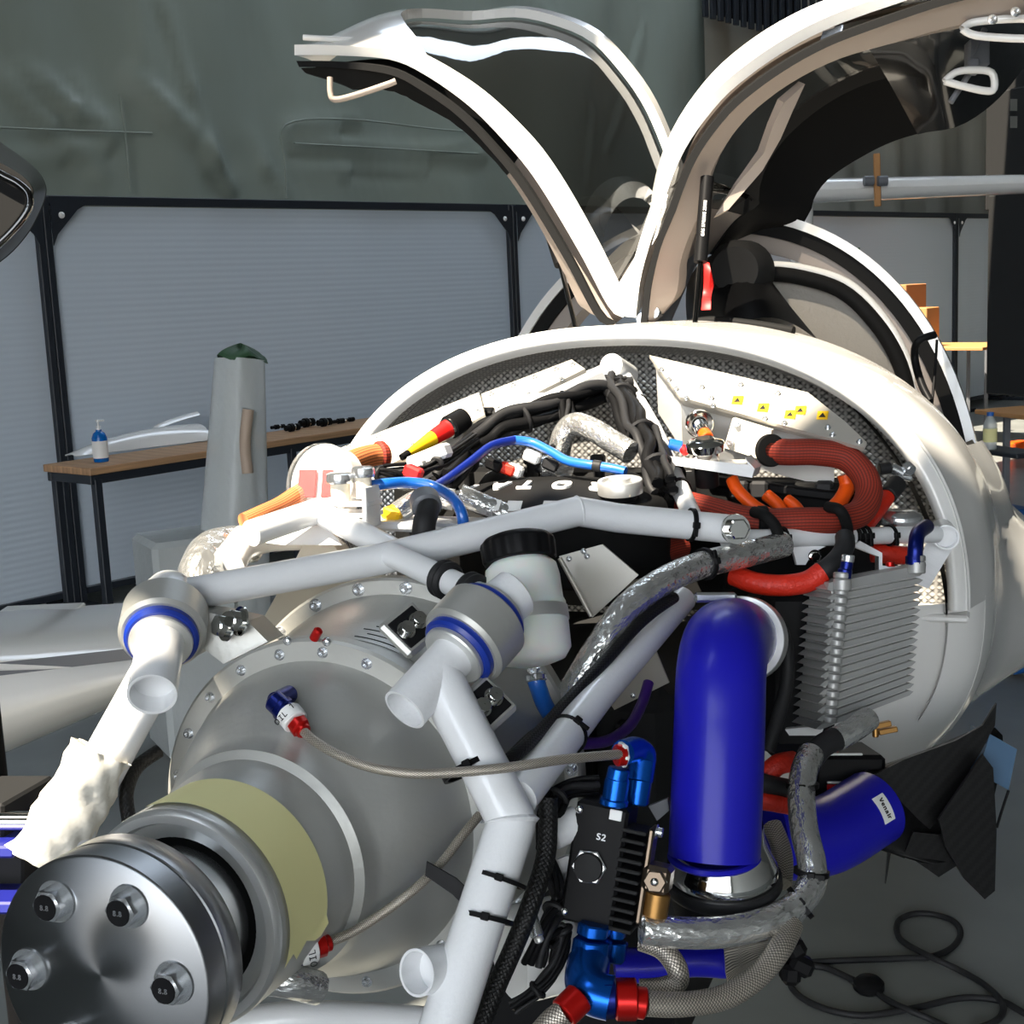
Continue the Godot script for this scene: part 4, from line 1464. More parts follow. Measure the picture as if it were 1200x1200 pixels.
func open_tube(par: Node, nm: String, a: Vector3, b: Vector3, r: float) -> void:   # tube with an open, hollow end at a
	var m := MB.new()
	var ln := (b - a).length()
	m.lathe(a, frame(b - a), [[0.024, 0.0], [0.024, r * 0.88], [0.0, r * 0.88], [0.0, r], [ln, r]], 32)
	part(par, nm, m, M.white_tube)

func mount_frame() -> void:
	use(0, 0, 1)
	var o := thing("engine_mount", "white welded tube frame that carries the motor and engine", "engine mount", P(700, 640, 1.7))
	var silver: Material = M.alu
	# near arm (photo's right): open stub, bushing, leg
	var so := P(474, 832, 1.265)
	var sb := P(548, 750, 1.325)
	var sd := (sb - so).normalized()
	open_tube(o, "stub_tube", so, sb - sd * 0.012, 0.0226)
	var w := P(600, 962, 1.25)
	var e0 := so.lerp(sb, 0.5)
	var b := tb(PackedVector3Array([e0, w]), 0.0228, 28, 1, false)
	b.lathe(w, Basis.IDENTITY, [[-0.0228, 0.0], [-0.0197, 0.0114], [-0.0114, 0.0197], [0, 0.0228], [0.0114, 0.0197], [0.0197, 0.0114], [0.0228, 0]], 28)
	part(o, "leg_tube", b, M.white_tube)
	var lowp := P(516, 1220, 1.19)
	part(o, "leg_tube", tb(PackedVector3Array([w, lowp]), 0.0228, 28, 1, false), M.white_tube)
	ring(o, "weld", w, (w - lowp).normalized() + (e0 - w).normalized(), 0.01, 0.0252, 0.006, M.weld, 0.0028)
	open_tube(o, "stub_tube", P(488, 1140, 1.19), P(545, 1128, 1.24), 0.0205)
	# far arm (photo's left)
	var lo := P(178, 814, 1.345)
	var lb := P(191, 738, 1.44)
	var ld := (lb - lo).normalized()
	open_tube(o, "stub_tube", lo, lb - ld * 0.012, 0.0245)
	var lw := P(86, 960, 1.37)
	part(o, "leg_tube", tb(PackedVector3Array([P(182, 786, 1.425), lw]), 0.0245, 28, 1, false), M.white_tube)
	part(o, "leg_tube", tb(PackedVector3Array([lw - (mir(lowp) - lw).normalized() * 0.012, mir(lowp)]), 0.0235, 28, 1, false), M.white_tube)
	ring(o, "weld", lw, (lw - mir(lowp)), 0.01, 0.0275, 0.007, M.weld, 0.003)
	# bushing housings: silver ring, blue bushes, washers
	for e in [[sb, sd, "right"], [lb, ld, "left"]]:
		var c: Vector3 = e[0]
		var d: Vector3 = e[1]
		ring(o, "bushing_housing", c + d * 0.012, d, 0.022, 0.0455, 0.046, M.cast, 0.004, 48)
		ring(o, "blue_bush", c - d * 0.014, d, 0.02, 0.0385, 0.012, M.poly_blue, 0.003, 48)
		ring(o, "blue_bush", c + d * 0.038, d, 0.02, 0.0385, 0.012, M.poly_blue, 0.003, 48)
		ring(o, "washer", c - d * 0.0225, d, 0.015, 0.033, 0.007, M.alu, 0.0015, 48)
		ring(o, "washer", c + d * 0.0465, d, 0.015, 0.034, 0.005, M.alu, 0.0015, 48)
	# bracket arms from the housings to the motor
	b = MB.new()
	b.prism(PackedVector3Array([P(500, 735, 1.36), P(540, 700, 1.36), P(575, 760, 1.34), P(560, 800, 1.32), P(520, 775, 1.33)]), AB * 0.03)
	part(o, "bracket", b, M.cast)
	b = MB.new()
	b.prism(PackedVector3Array([P(205, 715, 1.47), P(245, 718, 1.47), P(290, 728, 1.47), P(314, 752, 1.47), P(262, 778, 1.47), P(238, 760, 1.47), P(214, 775, 1.47)]), AB * 0.035)
	var br := part(o, "bracket", b, M.cast)
	for e in [[262, 737, 1.455], [278, 731, 1.455]]:
		bolt(br, P(e[0] + 4, e[1] - 3, e[2]), (AU * -0.6 + AH * 0.3 - AB).normalized(), 0.011, "hex", M.chrome)
	# end cap of the near bushing and the cross tube to the main truss
	b = MB.new()
	var cap := sb + sd * 0.05
	b.lathe(cap, frame(sd + AU * 0.25), [[-0.01, 0], [-0.01, 0.0255], [0.026, 0.0255], [0.028, 0.0235], [0.028, 0.0]], 28)
	part(o, "end_cap", b, M.white_tube)
	var j := P(459, 650, 1.56)
	var ct := PackedVector3Array([j, P(600, 716, 1.405)])
	part(o, "cross_tube", tb(ct, 0.0145, 24, 1), M.white_tube)
	for t in [0.45, 0.49, 0.67, 0.71]: ring(o, "grommet", ct[0].lerp(ct[1], t), ct[1] - ct[0], 0.013, 0.0215, 0.008, M.rubber, 0.003)
	# far end cap and main truss tube
	b = MB.new()
	b.lathe(lb + ld * 0.05, frame(ld), [[0, 0], [0, 0.03], [0.014, 0.03], [0.03, 0.024], [0.034, 0.0]], 28)
	part(o, "end_cap", b, M.white_tube)
	part(o, "truss_tube", tb(PackedVector3Array([P(205, 699, 1.49), P(447, 655, 1.57), P(678, 599, 1.65)]), 0.0182, 28, 1), M.white_tube)
	var tt := part(o, "truss_tube", tb(PackedVector3Array([P(676, 599, 1.65), P(724, 607, 1.66), P(866, 621, 1.69)]), 0.018, 28, 1), M.white_tube)
	ring(o, "weld", P(678, 599, 1.65), P(724, 607, 1.66) - P(447, 655, 1.57), 0.01, 0.0192, 0.005, M.weld, 0.002)
	bolt(tt, P(862, 620, 1.665), CB.z + CB.x * 0.15, 0.0125, "hex", M.chrome)
	tie(tt, P(810, 615, 1.678), P(866, 621, 1.69) - P(724, 607, 1.66), 0.018)
	# long tube back to the firewall corner
	var t1 := part(o, "side_tube", tb(PackedVector3Array([P(850, 632, 1.71), P(1098, 626, 1.9)]), 0.0118, 22, 1), M.white_tube)
	for e in [[915, 630, 1.755], [1000, 628.5, 1.82], [1006, 628.4, 1.825], [1012, 628, 1.83], [1042, 627.5, 1.855]]: tie(t1, P(e[0], e[1], e[2]), P(1098, 626, 1.9) - P(850, 632, 1.71), 0.0118)
	open_tube(o, "corner_node", P(1109, 630, 1.9), P(1104, 622, 1.99), 0.0175)
	b = MB.new()
	b.prism(PackedVector3Array([P(1090, 625, 1.93), P(1118, 640, 1.93), P(1088, 690, 1.93), P(1068, 682, 1.93)]), AB * 0.02)
	part(o, "corner_plate", b, M.white_tube)
	# brace from the near weld up to the truss
	part(o, "brace_tube", tb(PackedVector3Array([P(606, 935, 1.27), P(700, 815, 1.46), P(800, 702, 1.66)]), [0.0195, 0.0185, 0.0165], 24, 1), M.white_tube)
	tie(o, P(664, 861, 1.385), P(700, 815, 1.46) - P(606, 935, 1.27), 0.0192)
	tie(o, P(549, 900, 1.267), w - e0, 0.0236, 0.005)
	tie(o, P(584, 1030, 1.235), lowp - w, 0.0236, 0.004)
	tie(o, P(568, 1075, 1.225), lowp - w + CB.x * 0.02, 0.0236, 0.0045)
	# upper tubes: from the top node down both sides
	var n0 := P(722, 431, 2.2)
	var rt := part(o, "upper_tube", tb(PackedVector3Array([n0, P(766, 505, 2.0), P(812, 606, 1.78)]), [0.016, 0.0135, 0.0125], 20, 1), M.white_tube)
	for e in [[748, 474, 2.085], [790, 556, 1.885], [796, 573, 1.85]]: tie(rt, P(e[0], e[1], e[2]), P(812, 606, 1.78) - n0, 0.0138)
	part(o, "upper_tube", tb(PackedVector3Array([n0, P(600, 482, 2.12), P(440, 560, 2.0)]), 0.0135, 20, 1), M.white_tube)
	open_tube(o, "top_node", P(716, 428, 2.14), P(735, 440, 2.2), 0.019)
	# far side sunlit tubes
	use(220, 480, 3.53)
	part(o, "side_tube", tb(PackedVector3Array([q(262, 512, 1.6), q(540, 418, 1.68)]), 0.0158, 24, 1), M.white_tube)
	part(o, "side_tube", tb(PackedVector3Array([q(536, 418, 1.68), q(860, 590, 1.6)]), 0.0155, 24, 1), M.white_tube)
	b = MB.new()
	b.prism(PackedVector3Array([q(300, 548, 1.66), q(560, 470, 1.7), q(640, 560, 1.66), q(400, 560, 1.66)]), AB * 0.006)
	part(o, "gusset", b, M.white_tube)
	b = MB.new()
	b.box(q(970, 472, 1.72), Basis(AU, AH, AB).rotated(CB.z, -0.02), Vector3(0.15, 0.012, 0.08), 0.004)
	part(o, "shelf_plate", b, M.white_tube)
	use(0, 0, 1)
	# cloth tied over the far leg
	b = MB.new()
	var g := []
	var leg0 := P(120, 880, 1.38)
	var leg1 := P(52, 1010, 1.36)
	var fx := frame(leg1 - leg0)
	for r in 15:
		var row := PackedVector3Array()
		var f := r / 14.0
		for k in 41:
			var an := TAU * k / 40.0
			var rad := 0.0295 + 0.007 * f + 0.0022 * sin(an * 3.0 + r * 0.9) + 0.0012 * sin(an * 7.0 - r * 1.7) + (0.004 * sin(an * 9.0) if r == 0 or r == 14 else 0.0)
			row.append(leg0.lerp(leg1, f) + (fx.x * cos(an) + fx.z * sin(an)) * rad)
		g.append(row)
	b.surf(g, true, 1.0)
	solo("protective_wrap", "crumpled cream cloth wrapped round the sunlit far leg of the mount", "cloth", b, M.cloth)
func plate_on(px: Array, o: Vector3, n: Vector3) -> PackedVector3Array:
	var r := PackedVector3Array()
	for e in px: r.append(hit(e[0], e[1], o, n))
	return r

func harness(label: String, path: Array, rad: float, strands: int, sd: int, wraps := 3) -> void:
	var c := smooth(pts(path), 8)
	var o := thing("wire_harness", label, "wire harness", c[0], "")
	rng.seed = sd
	for k in strands:
		var ph := TAU * k / strands + rng.randf() * 0.5
		var rr := rad * (0.35 + 0.5 * rng.randf())
		var p := PackedVector3Array()
		for i in c.size():
			var tg := (c[mini(i + 1, c.size() - 1)] - c[maxi(i - 1, 0)]).normalized()
			var x := tg.cross(Vector3.UP).normalized()
			var y := tg.cross(x)
			var an := ph + i * (0.05 + 0.02 * sin(k * 2.0)) + 0.25 * sin(i * 0.5 + k)
			p.append(c[i] + (x * cos(an) + y * sin(an)) * rr * (1.0 + 0.2 * sin(i * 0.4 + k * 2.0)))
		var b := MB.new()
		b.tube(p, rad * (0.22 + 0.2 * rng.randf()), 7)
		part(o, "strand", b, M.black if k % 3 else M.rubber)
	for k in wraps:
		var i := int((k + 0.5) / wraps * (c.size() - 1))
		ring(o, "wrap", c[i], c[mini(i + 1, c.size() - 1)] - c[maxi(i - 1, 0)], rad * 0.5, rad * 1.15, 0.006, M.rubber, 0.002, 20)

func hex(b: MB, a: Vector3, ax: Vector3, r: float, ln: float, ch := 0.0015) -> void:
	b.lathe(a, frame(ax), [[0, 0], [0, r - ch], [ch, r], [ln - ch, r], [ln, r - ch], [ln, 0]], 6)
func cyl(b: MB, a: Vector3, c: Vector3, r: float, ch := 0.0012, seg := 24) -> void:
	var ln := (c - a).length()
	b.lathe(a, frame(c - a), [[0, 0], [0, r - ch], [ch, r], [ln - ch, r], [ln, r - ch], [ln, 0]], seg)

func bay_boxes() -> void:
	# right electronics box: tilted lid, body, flange plate
	use(760, 400, 4.615)
	var n := (AH * 0.8 - AB * 0.55 + AU * 0.12).normalized()
	var lo := q(150, 300, 2.0)
	var o := thing("control_box", "silver electronics box with yellow stickers on its lid at the right of the firewall", "electronics box", lo)
	var b := MB.new()
	b.prism(plate_on([[5, 75], [860, 275], [1060, 430], [1180, 545], [1165, 575], [170, 300]], lo, n), -n * 0.006)
	part(o, "lid", b, M.alu_sheet)
	b = MB.new()
	b.prism(plate_on([[25, 95], [850, 290], [1050, 445], [1160, 568], [185, 312]], lo - n * 0.006, n), -n * 0.012)
	part(o, "rim", b, M.alu_sheet)
	b = MB.new()
	b.prism(plate_on([[40, 120], [840, 310], [1000, 450], [1010, 515], [175, 318]], lo - n * 0.018, n), (-n * 0.7 - AH * 0.5 + AB * 0.1).normalized() * 0.085)
	part(o, "body", b, M.white_gel)
	for e in [[70, 150], [110, 205], [150, 255], [290, 245], [340, 305], [205, 305], [350, 345], [630, 415], [735, 440], [970, 462], [995, 500], [1140, 538], [500, 232], [700, 280]]:
		bolt(o, hit(e[0], e[1] + 6, lo, n), n, 0.0032, "socket", null, "screw")
	for e in [[480, 318, 40], [618, 358, 44], [765, 395, 40], [820, 372, 40], [940, 400, 44]]:
		b = MB.new()
		var c := hit(e[0], e[1], lo + n * 0.0006, n)
		b.box(c, Basis(AU, n, AU.cross(n)).orthonormalized(), Vector3(0.016, 0.0006, 0.02), 0.0002)
		var st := part(o, "sticker", b, M.yellow)
		b = MB.new()
		var ux := AU
		var uy := n.cross(ux).normalized()
		b.prism(PackedVector3Array([c + n * 0.0004 - ux * 0.005 - uy * 0.005, c + n * 0.0004 + ux * 0.005 - uy * 0.005, c + n * 0.0004 + uy * 0.006]), n * 0.0002)
		part(st, "warning_mark", b, M.ink)
	b = MB.new()
	var fn := -AB
	b.prism(plate_on([[455, 415], [665, 480], [640, 650], [408, 575]], q(540, 530, 1.93), fn), -fn * 0.02)
	var fp := part(o, "flange_plate", b, M.cream)
	for e in [[475, 440], [440, 548]]: bolt(fp, hit(e[0], e[1], q(540, 530, 1.928), fn), fn, 0.004, "socket", null, "screw")
	ring(o, "hose_collar", q(660, 590, 1.9), q(700, 590, 1.9) - q(640, 590, 1.93), 0.01, 0.023, 0.008, M.seal)
	# round connector with orange plug
	var cn := thing("round_connector", "chrome round connector with an orange plug on the box front", "connector", q(275, 450, 1.95))
	var ca := (q(300, 520, 1.88) - q(275, 450, 1.96)).normalized()
	ring(cn, "socket_ring", q(275, 445, 1.955), ca, 0.012, 0.02, 0.012, M.chrome)
	b = MB.new()
	cyl(b, q(275, 445, 1.955), q(300, 500, 1.915), 0.0105)
	part(cn, "barrel", b, M.chrome)
	b = MB.new()
	cyl(b, q(300, 495, 1.915), q(320, 525, 1.9), 0.009)
	part(cn, "plug", b, M.orange)
	# coolant filler cap on its white bracket
	var fc := thing("filler_cap", "chrome filler cap on the white bracket below the right electronics box", "cap", q(310, 600, 1.85))
	b = MB.new()
	b.lathe(q(308, 590, 1.85), frame(AH * 0.94 - AB * 0.2), [[-0.022, 0], [-0.022, 0.018], [0.0, 0.018], [0.0, 0.0255], [0.01, 0.0265], [0.013, 0.024], [0.015, 0.014], [0.018, 0.012], [0.018, 0]], 32)
	part(fc, "cap", b, M.chrome)
	b = MB.new()
	b.lathe(q(308, 590, 1.85), frame(AH * 0.94 - AB * 0.2), [[-0.05, 0], [-0.05, 0.016], [-0.022, 0.017]], 24)
	part(fc, "neck", b, M.black)
	var wb := thing("bracket", "white folded bracket carrying the chrome filler cap", "bracket", q(350, 690, 1.82))
	b = MB.new()
	var bo := q(350, 680, 1.82)
	b.prism(plate_on([[105, 622], [540, 668], [572, 690], [560, 738], [130, 668]], bo, -AB), AB * 0.004)
	b.prism(plate_on([[540, 672], [520, 628], [575, 690], [562, 735]], bo + AB * 0.002, -AB), AB * 0.05)
	b.box(q(330, 655, 1.86), Basis(AU, AH, AB), Vector3(0.11, 0.003, 0.06), 0.001)
	part(wb, "plate", b, M.white_tube)
	var bf := thing("hose_fitting", "small light blue fitting with red connector beside the filler cap", "fitting", q(150, 570, 1.88))
	b = MB.new()
	cyl(b, q(110, 555, 1.88), q(180, 570, 1.88), 0.008)
	part(bf, "nut", b, M.tube_blue)
	b = MB.new()
	cyl(b, q(180, 575, 1.88), q(205, 600, 1.87), 0.006)
	part(bf, "connector", b, M.red)
	# left electronics boxes along the far side
	use(380, 380, 3.158)
	n = (AH * 0.85 - AB * 0.45 - AU * 0.25).normalized()
	for z in [["cream sunlit electronics box at the left of the firewall, nearer the tan sleeve", [[50, 462], [572, 252], [592, 335], [240, 520], [120, 500]], M.cream, [[90, 455], [200, 415], [320, 362], [440, 312], [540, 272], [570, 325], [450, 385], [330, 450]]], ["long grey ribbed electronics box at the left of the firewall under the quilted lining", [[580, 258], [915, 130], [965, 165], [602, 345]], M.alu_sheet, [[620, 260], [700, 228], [780, 198], [860, 168], [920, 152], [650, 315], [760, 262], [880, 205]]]]:
		var c: Vector3 = q(z[1][0][0] + 250, z[1][0][1] - 60, 2.08 if z[2] == M.cream else 2.16)
		o = thing("control_box", z[0], "electronics box", c)
		b = MB.new()
		b.prism(plate_on(z[1], c, n), -n * 0.008)
		part(o, "lid", b, z[2])
		b = MB.new()
		var inner := []
		var mid := Vector2.ZERO
		for e in z[1]: mid += Vector2(e[0], e[1]) / z[1].size()
		for e in z[1]: inner.append([lerpf(e[0], mid.x, 0.06), lerpf(e[1], mid.y, 0.06)])
		b.prism(plate_on(inner, c - n * 0.008, n), -n * 0.05)
		part(o, "body", b, M.white_gel)
		for e in z[3]: bolt(o, hit(e[0], e[1], c, n), n, 0.0032, "socket", null, "screw")
	b = MB.new()
	b.prism(plate_on([[605, 355], [950, 190], [1010, 160], [1030, 175], [620, 372]], q(800, 270, 2.08), n), -n * 0.02)
	solo("cable_tray", "white channel running beside the grey box towards the top tube node", "tray", b, M.white_gel)
	b = MB.new()
	b.box(q(602, 325, 2.08), Basis(AU, n, AU.cross(n)).orthonormalized(), Vector3(0.022, 0.01, 0.016), 0.002)
	solo("black_latch", "small black latch between the cream box and the grey box", "latch", b, M.black)
	# red and yellow power plug
	var pp := thing("power_plug", "power plug with red and yellow insulation in a black collar", "plug", q(480, 370, 2.0))
	var a := q(495, 362, 2.0)
	var t := q(290, 490, 1.93)
	var d := (t - a).normalized()
	var L := (t - a).length()
	var fx := frame(d)
	for e in [["collar", [[-0.012, 0.0], [-0.012, 0.017], [0.018, 0.018], [0.02, 0.012]], M.black], ["ring", [[0.018, 0.0], [0.018, 0.0155], [0.024, 0.0155], [0.024, 0.0]], M.chrome], ["red_sleeve", [[0.022, 0.0135], [L * 0.48, 0.011], [L * 0.48, 0.0]], M.red], ["yellow_sleeve", [[L * 0.47, 0.0112], [L * 0.92, 0.005], [L * 0.92, 0.0]], M.yellow], ["tip", [[L * 0.9, 0.0055], [L * 1.02, 0.005], [L * 1.02, 0.0]], M.black]]:
		b = MB.new()
		b.lathe(a, fx, e[1], 24)
		part(pp, e[0], b, e[2])
	# red and clear fluid reservoir with caps
	use(220, 480, 3.53)
	var rs := thing("fluid_reservoir", "white fluid reservoir with red panels under a clear round cover", "reservoir", q(550, 380, 1.75))
	var rc := q(545, 300, 1.76)
	var rf := frame(-AB + AH * 0.25 - AU * 0.2)
	b = MB.new()
	b.lathe(rc - rf.y * 0.03, rf, [[0, 0], [0, 0.05], [0.025, 0.051], [0.028, 0.048], [0.028, 0]], 40)
	part(rs, "body", b, M.white_gel)
	b = MB.new()
	for e in [[-0.017, 0.026], [0.017, 0.026]]: b.box(rc + rf.y * 0.001 + AU * e[0] - AH * 0.002, Basis(AU, rf.y, AU.cross(rf.y)).orthonormalized(), Vector3(e[1], 0.003, 0.036), 0.002)
	part(rs, "red_panel", b, M.red)
	b = MB.new()
	b.lathe(rc - rf.y * 0.002, rf, [[0, 0.052], [0.008, 0.05], [0.014, 0.04], [0.017, 0.02], [0.018, 0]], 40)
	part(rs, "clear_cover", b, M.clear)
	for e in [[630, 290, 0.0165], [725, 265, 0.014]]:
		var cp := thing("screw_cap", "silver screw cap in front of the red and white reservoir" if e[0] == 630 else "smaller silver screw cap at the end of the bright blue tube", "cap", q(e[0], e[1] + 50, 1.66))
		b = MB.new()
		b.lathe(q(e[0], e[1], 1.66), frame(AH), [[-0.004, 0], [-0.004, e[2]], [0.0, e[2] + 0.001], [0.007, e[2]], [0.009, e[2] * 0.7], [0.009, 0]], 28)
		part(cp, "cap", b, M.steel)
		b = MB.new()
		b.lathe(q(e[0], e[1], 1.66), frame(AH), [[-0.03, 0], [-0.03, e[2] * 0.7], [-0.004, e[2] * 0.72]], 20)
		part(cp, "neck", b, M.cream)
	b = MB.new()
	b.box(q(700, 385, 1.67), Basis(AU, AH, AB), Vector3(0.05, 0.006, 0.04), 0.001)
	b.box(q(760, 400, 1.66), Basis(AU, AH, AB), Vector3(0.006, 0.05, 0.04), 0.001)
	b.box(q(690, 430, 1.68), Basis(AU, AH, AB), Vector3(0.06, 0.006, 0.04), 0.001)
	solo("bracket", "white open bracket under the small silver caps", "bracket", b, M.white_tube)
	b = MB.new()
	b.box(q(1000, 195, 1.85), Basis(AU, AH, AB).rotated(AB, -0.35), Vector3(0.06, 0.02, 0.03), 0.004)
	b.box(q(940, 240, 1.82), Basis(AU, AH, AB).rotated(AB, -0.3), Vector3(0.03, 0.016, 0.02), 0.003)
	solo("plug_connector", "pale grey multi-pin plug lying across the cables near the red and yellow plug", "connector", b, M.label)
	# black engine cover with its lettering, seen upside down from the front
	use(520, 480, 4.615)
	var ec := q(560, 540, 1.84)
	var cu := (AH * 0.97 - AB * 0.2).normalized()
	var cb := (AB * 0.97 + AH * 0.2).normalized()
	var cv := thing("engine_cover", "black domed engine cover with upside-down white lettering behind the white tube", "engine cover", ec)
	b = MB.new()
	var g := []
	for r in 13:
		var row := PackedVector3Array()
		var ph := PI / 2 * r / 12.0
		for k in 65:
			var an := TAU * k / 64.0
			row.append(ec + AU * cos(an) * 0.165 * sin(ph) + cb * sin(an) * 0.11 * sin(ph) + cu * (0.042 * pow(maxf(cos(ph), 0.0), 0.5) - 0.012))
		g.append(row)
	b.surf(g, true, 1.0)
	b.surf([g[12], PackedVector3Array(Array(g[12]).map(func(p): return p - cu * 0.06))], true, 1.0)
	part(cv, "shell", b, M.seal)
	var lets := ["X", "A", "T", "O", "R"]
	for k in 5:
		var lx: float = [-0.118, -0.07, -0.03, 0.02, 0.07][k]
		var ly := 0.012
		var c := ec + AU * lx + cb * ly + cu * (0.042 * pow(1.0 - pow(lx / 0.165, 2) - pow(ly / 0.11, 2), 0.25) - 0.012)
		text(cv, "letter", lets[k], 0.042, c, Basis(-AU, -cb, cu), M.paint_white, 0.006)
	for e in [[380, 520], [265, 515], [575, 520]]:
		b = MB.new()
		b.box(q(e[0], e[1], 1.73), Basis(AU, AH * 0.7 + AB * 0.7, AB).orthonormalized(), Vector3(0.02, 0.016, 0.001), 0.0003)
		part(cv, "paper_label", b, M.label)
	# coolant radiator cap right of the cover
	var rcp := thing("radiator_cap", "ribbed silver radiator cap beside the black engine cover", "cap", q(955, 480, 1.78))
	b = MB.new()
	b.lathe(q(955, 425, 1.78), frame(AH * 0.96 - AB * 0.15), [[-0.006, 0], [-0.006, 0.0295], [0.008, 0.0305], [0.011, 0.029], [0.011, 0.024], [0.007, 0.022], [0.007, 0.015], [0.014, 0.014], [0.015, 0.0]], 40)
	part(rcp, "cap", b, M.alu)
	b = MB.new()
	b.lathe(q(955, 425, 1.78), frame(AH * 0.96 - AB * 0.15), [[-0.05, 0], [-0.05, 0.02], [-0.006, 0.022]], 24)
	part(rcp, "neck", b, M.black)
	b = MB.new()
	b.box(q(1000, 460, 1.76), Basis(AU, AH, AB), Vector3(0.008, 0.006, 0.012), 0.001)
	part(rcp, "tab", b, M.cream)
	# dark intake manifold and plenum between the cover and the firewall
	var im := thing("intake_manifold", "black intake manifold with round runners in the shadow behind the engine cover", "manifold", A(1.25, 0, 0.05))
	b = MB.new()
	b.box(A(1.32, -0.02, 0.17), Basis(AU, AH, AB), Vector3(0.6, 0.22, 0.16), 0.03)
	part(im, "plenum", b, M.seal)
	for kk in 5:
		b = MB.new()
		b.tube(smooth(PackedVector3Array([A(1.26, -0.22 + 0.11 * kk, 0.25), A(1.19, -0.21 + 0.105 * kk, 0.265), A(1.12, -0.2 + 0.1 * kk, 0.22), A(1.1, -0.19 + 0.095 * kk, 0.1)]), 6), 0.024, 14)
		part(im, "runner", b, M.black)
		ring(im, "runner_clamp", A(1.2, -0.212 + 0.105 * kk, 0.264), AB, 0.02, 0.0255, 0.008, M.steel, 0.001, 24)
	for kk in 4:
		b = MB.new()
		cyl(b, A(1.22, -0.16 + 0.11 * kk, 0.25), A(1.2, -0.155 + 0.11 * kk, 0.3), 0.009)
		b.box(A(1.195, -0.155 + 0.11 * kk, 0.307), Basis(AU, AH, AB), Vector3(0.022, 0.016, 0.018), 0.003)
		part(im, "injector", b, M.rubber)
	# engine core below everything
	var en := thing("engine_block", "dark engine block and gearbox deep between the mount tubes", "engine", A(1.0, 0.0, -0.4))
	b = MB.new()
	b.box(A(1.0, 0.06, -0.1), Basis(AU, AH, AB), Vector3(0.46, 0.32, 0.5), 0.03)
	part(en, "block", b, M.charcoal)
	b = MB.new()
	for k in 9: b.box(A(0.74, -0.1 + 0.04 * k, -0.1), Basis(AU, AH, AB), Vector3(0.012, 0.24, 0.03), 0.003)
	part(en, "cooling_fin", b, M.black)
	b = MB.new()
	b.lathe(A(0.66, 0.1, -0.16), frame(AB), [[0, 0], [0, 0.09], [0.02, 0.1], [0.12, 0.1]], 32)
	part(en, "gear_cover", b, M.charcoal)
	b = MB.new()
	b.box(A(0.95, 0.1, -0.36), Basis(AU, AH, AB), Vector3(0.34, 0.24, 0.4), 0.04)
	part(en, "oil_sump", b, M.black)

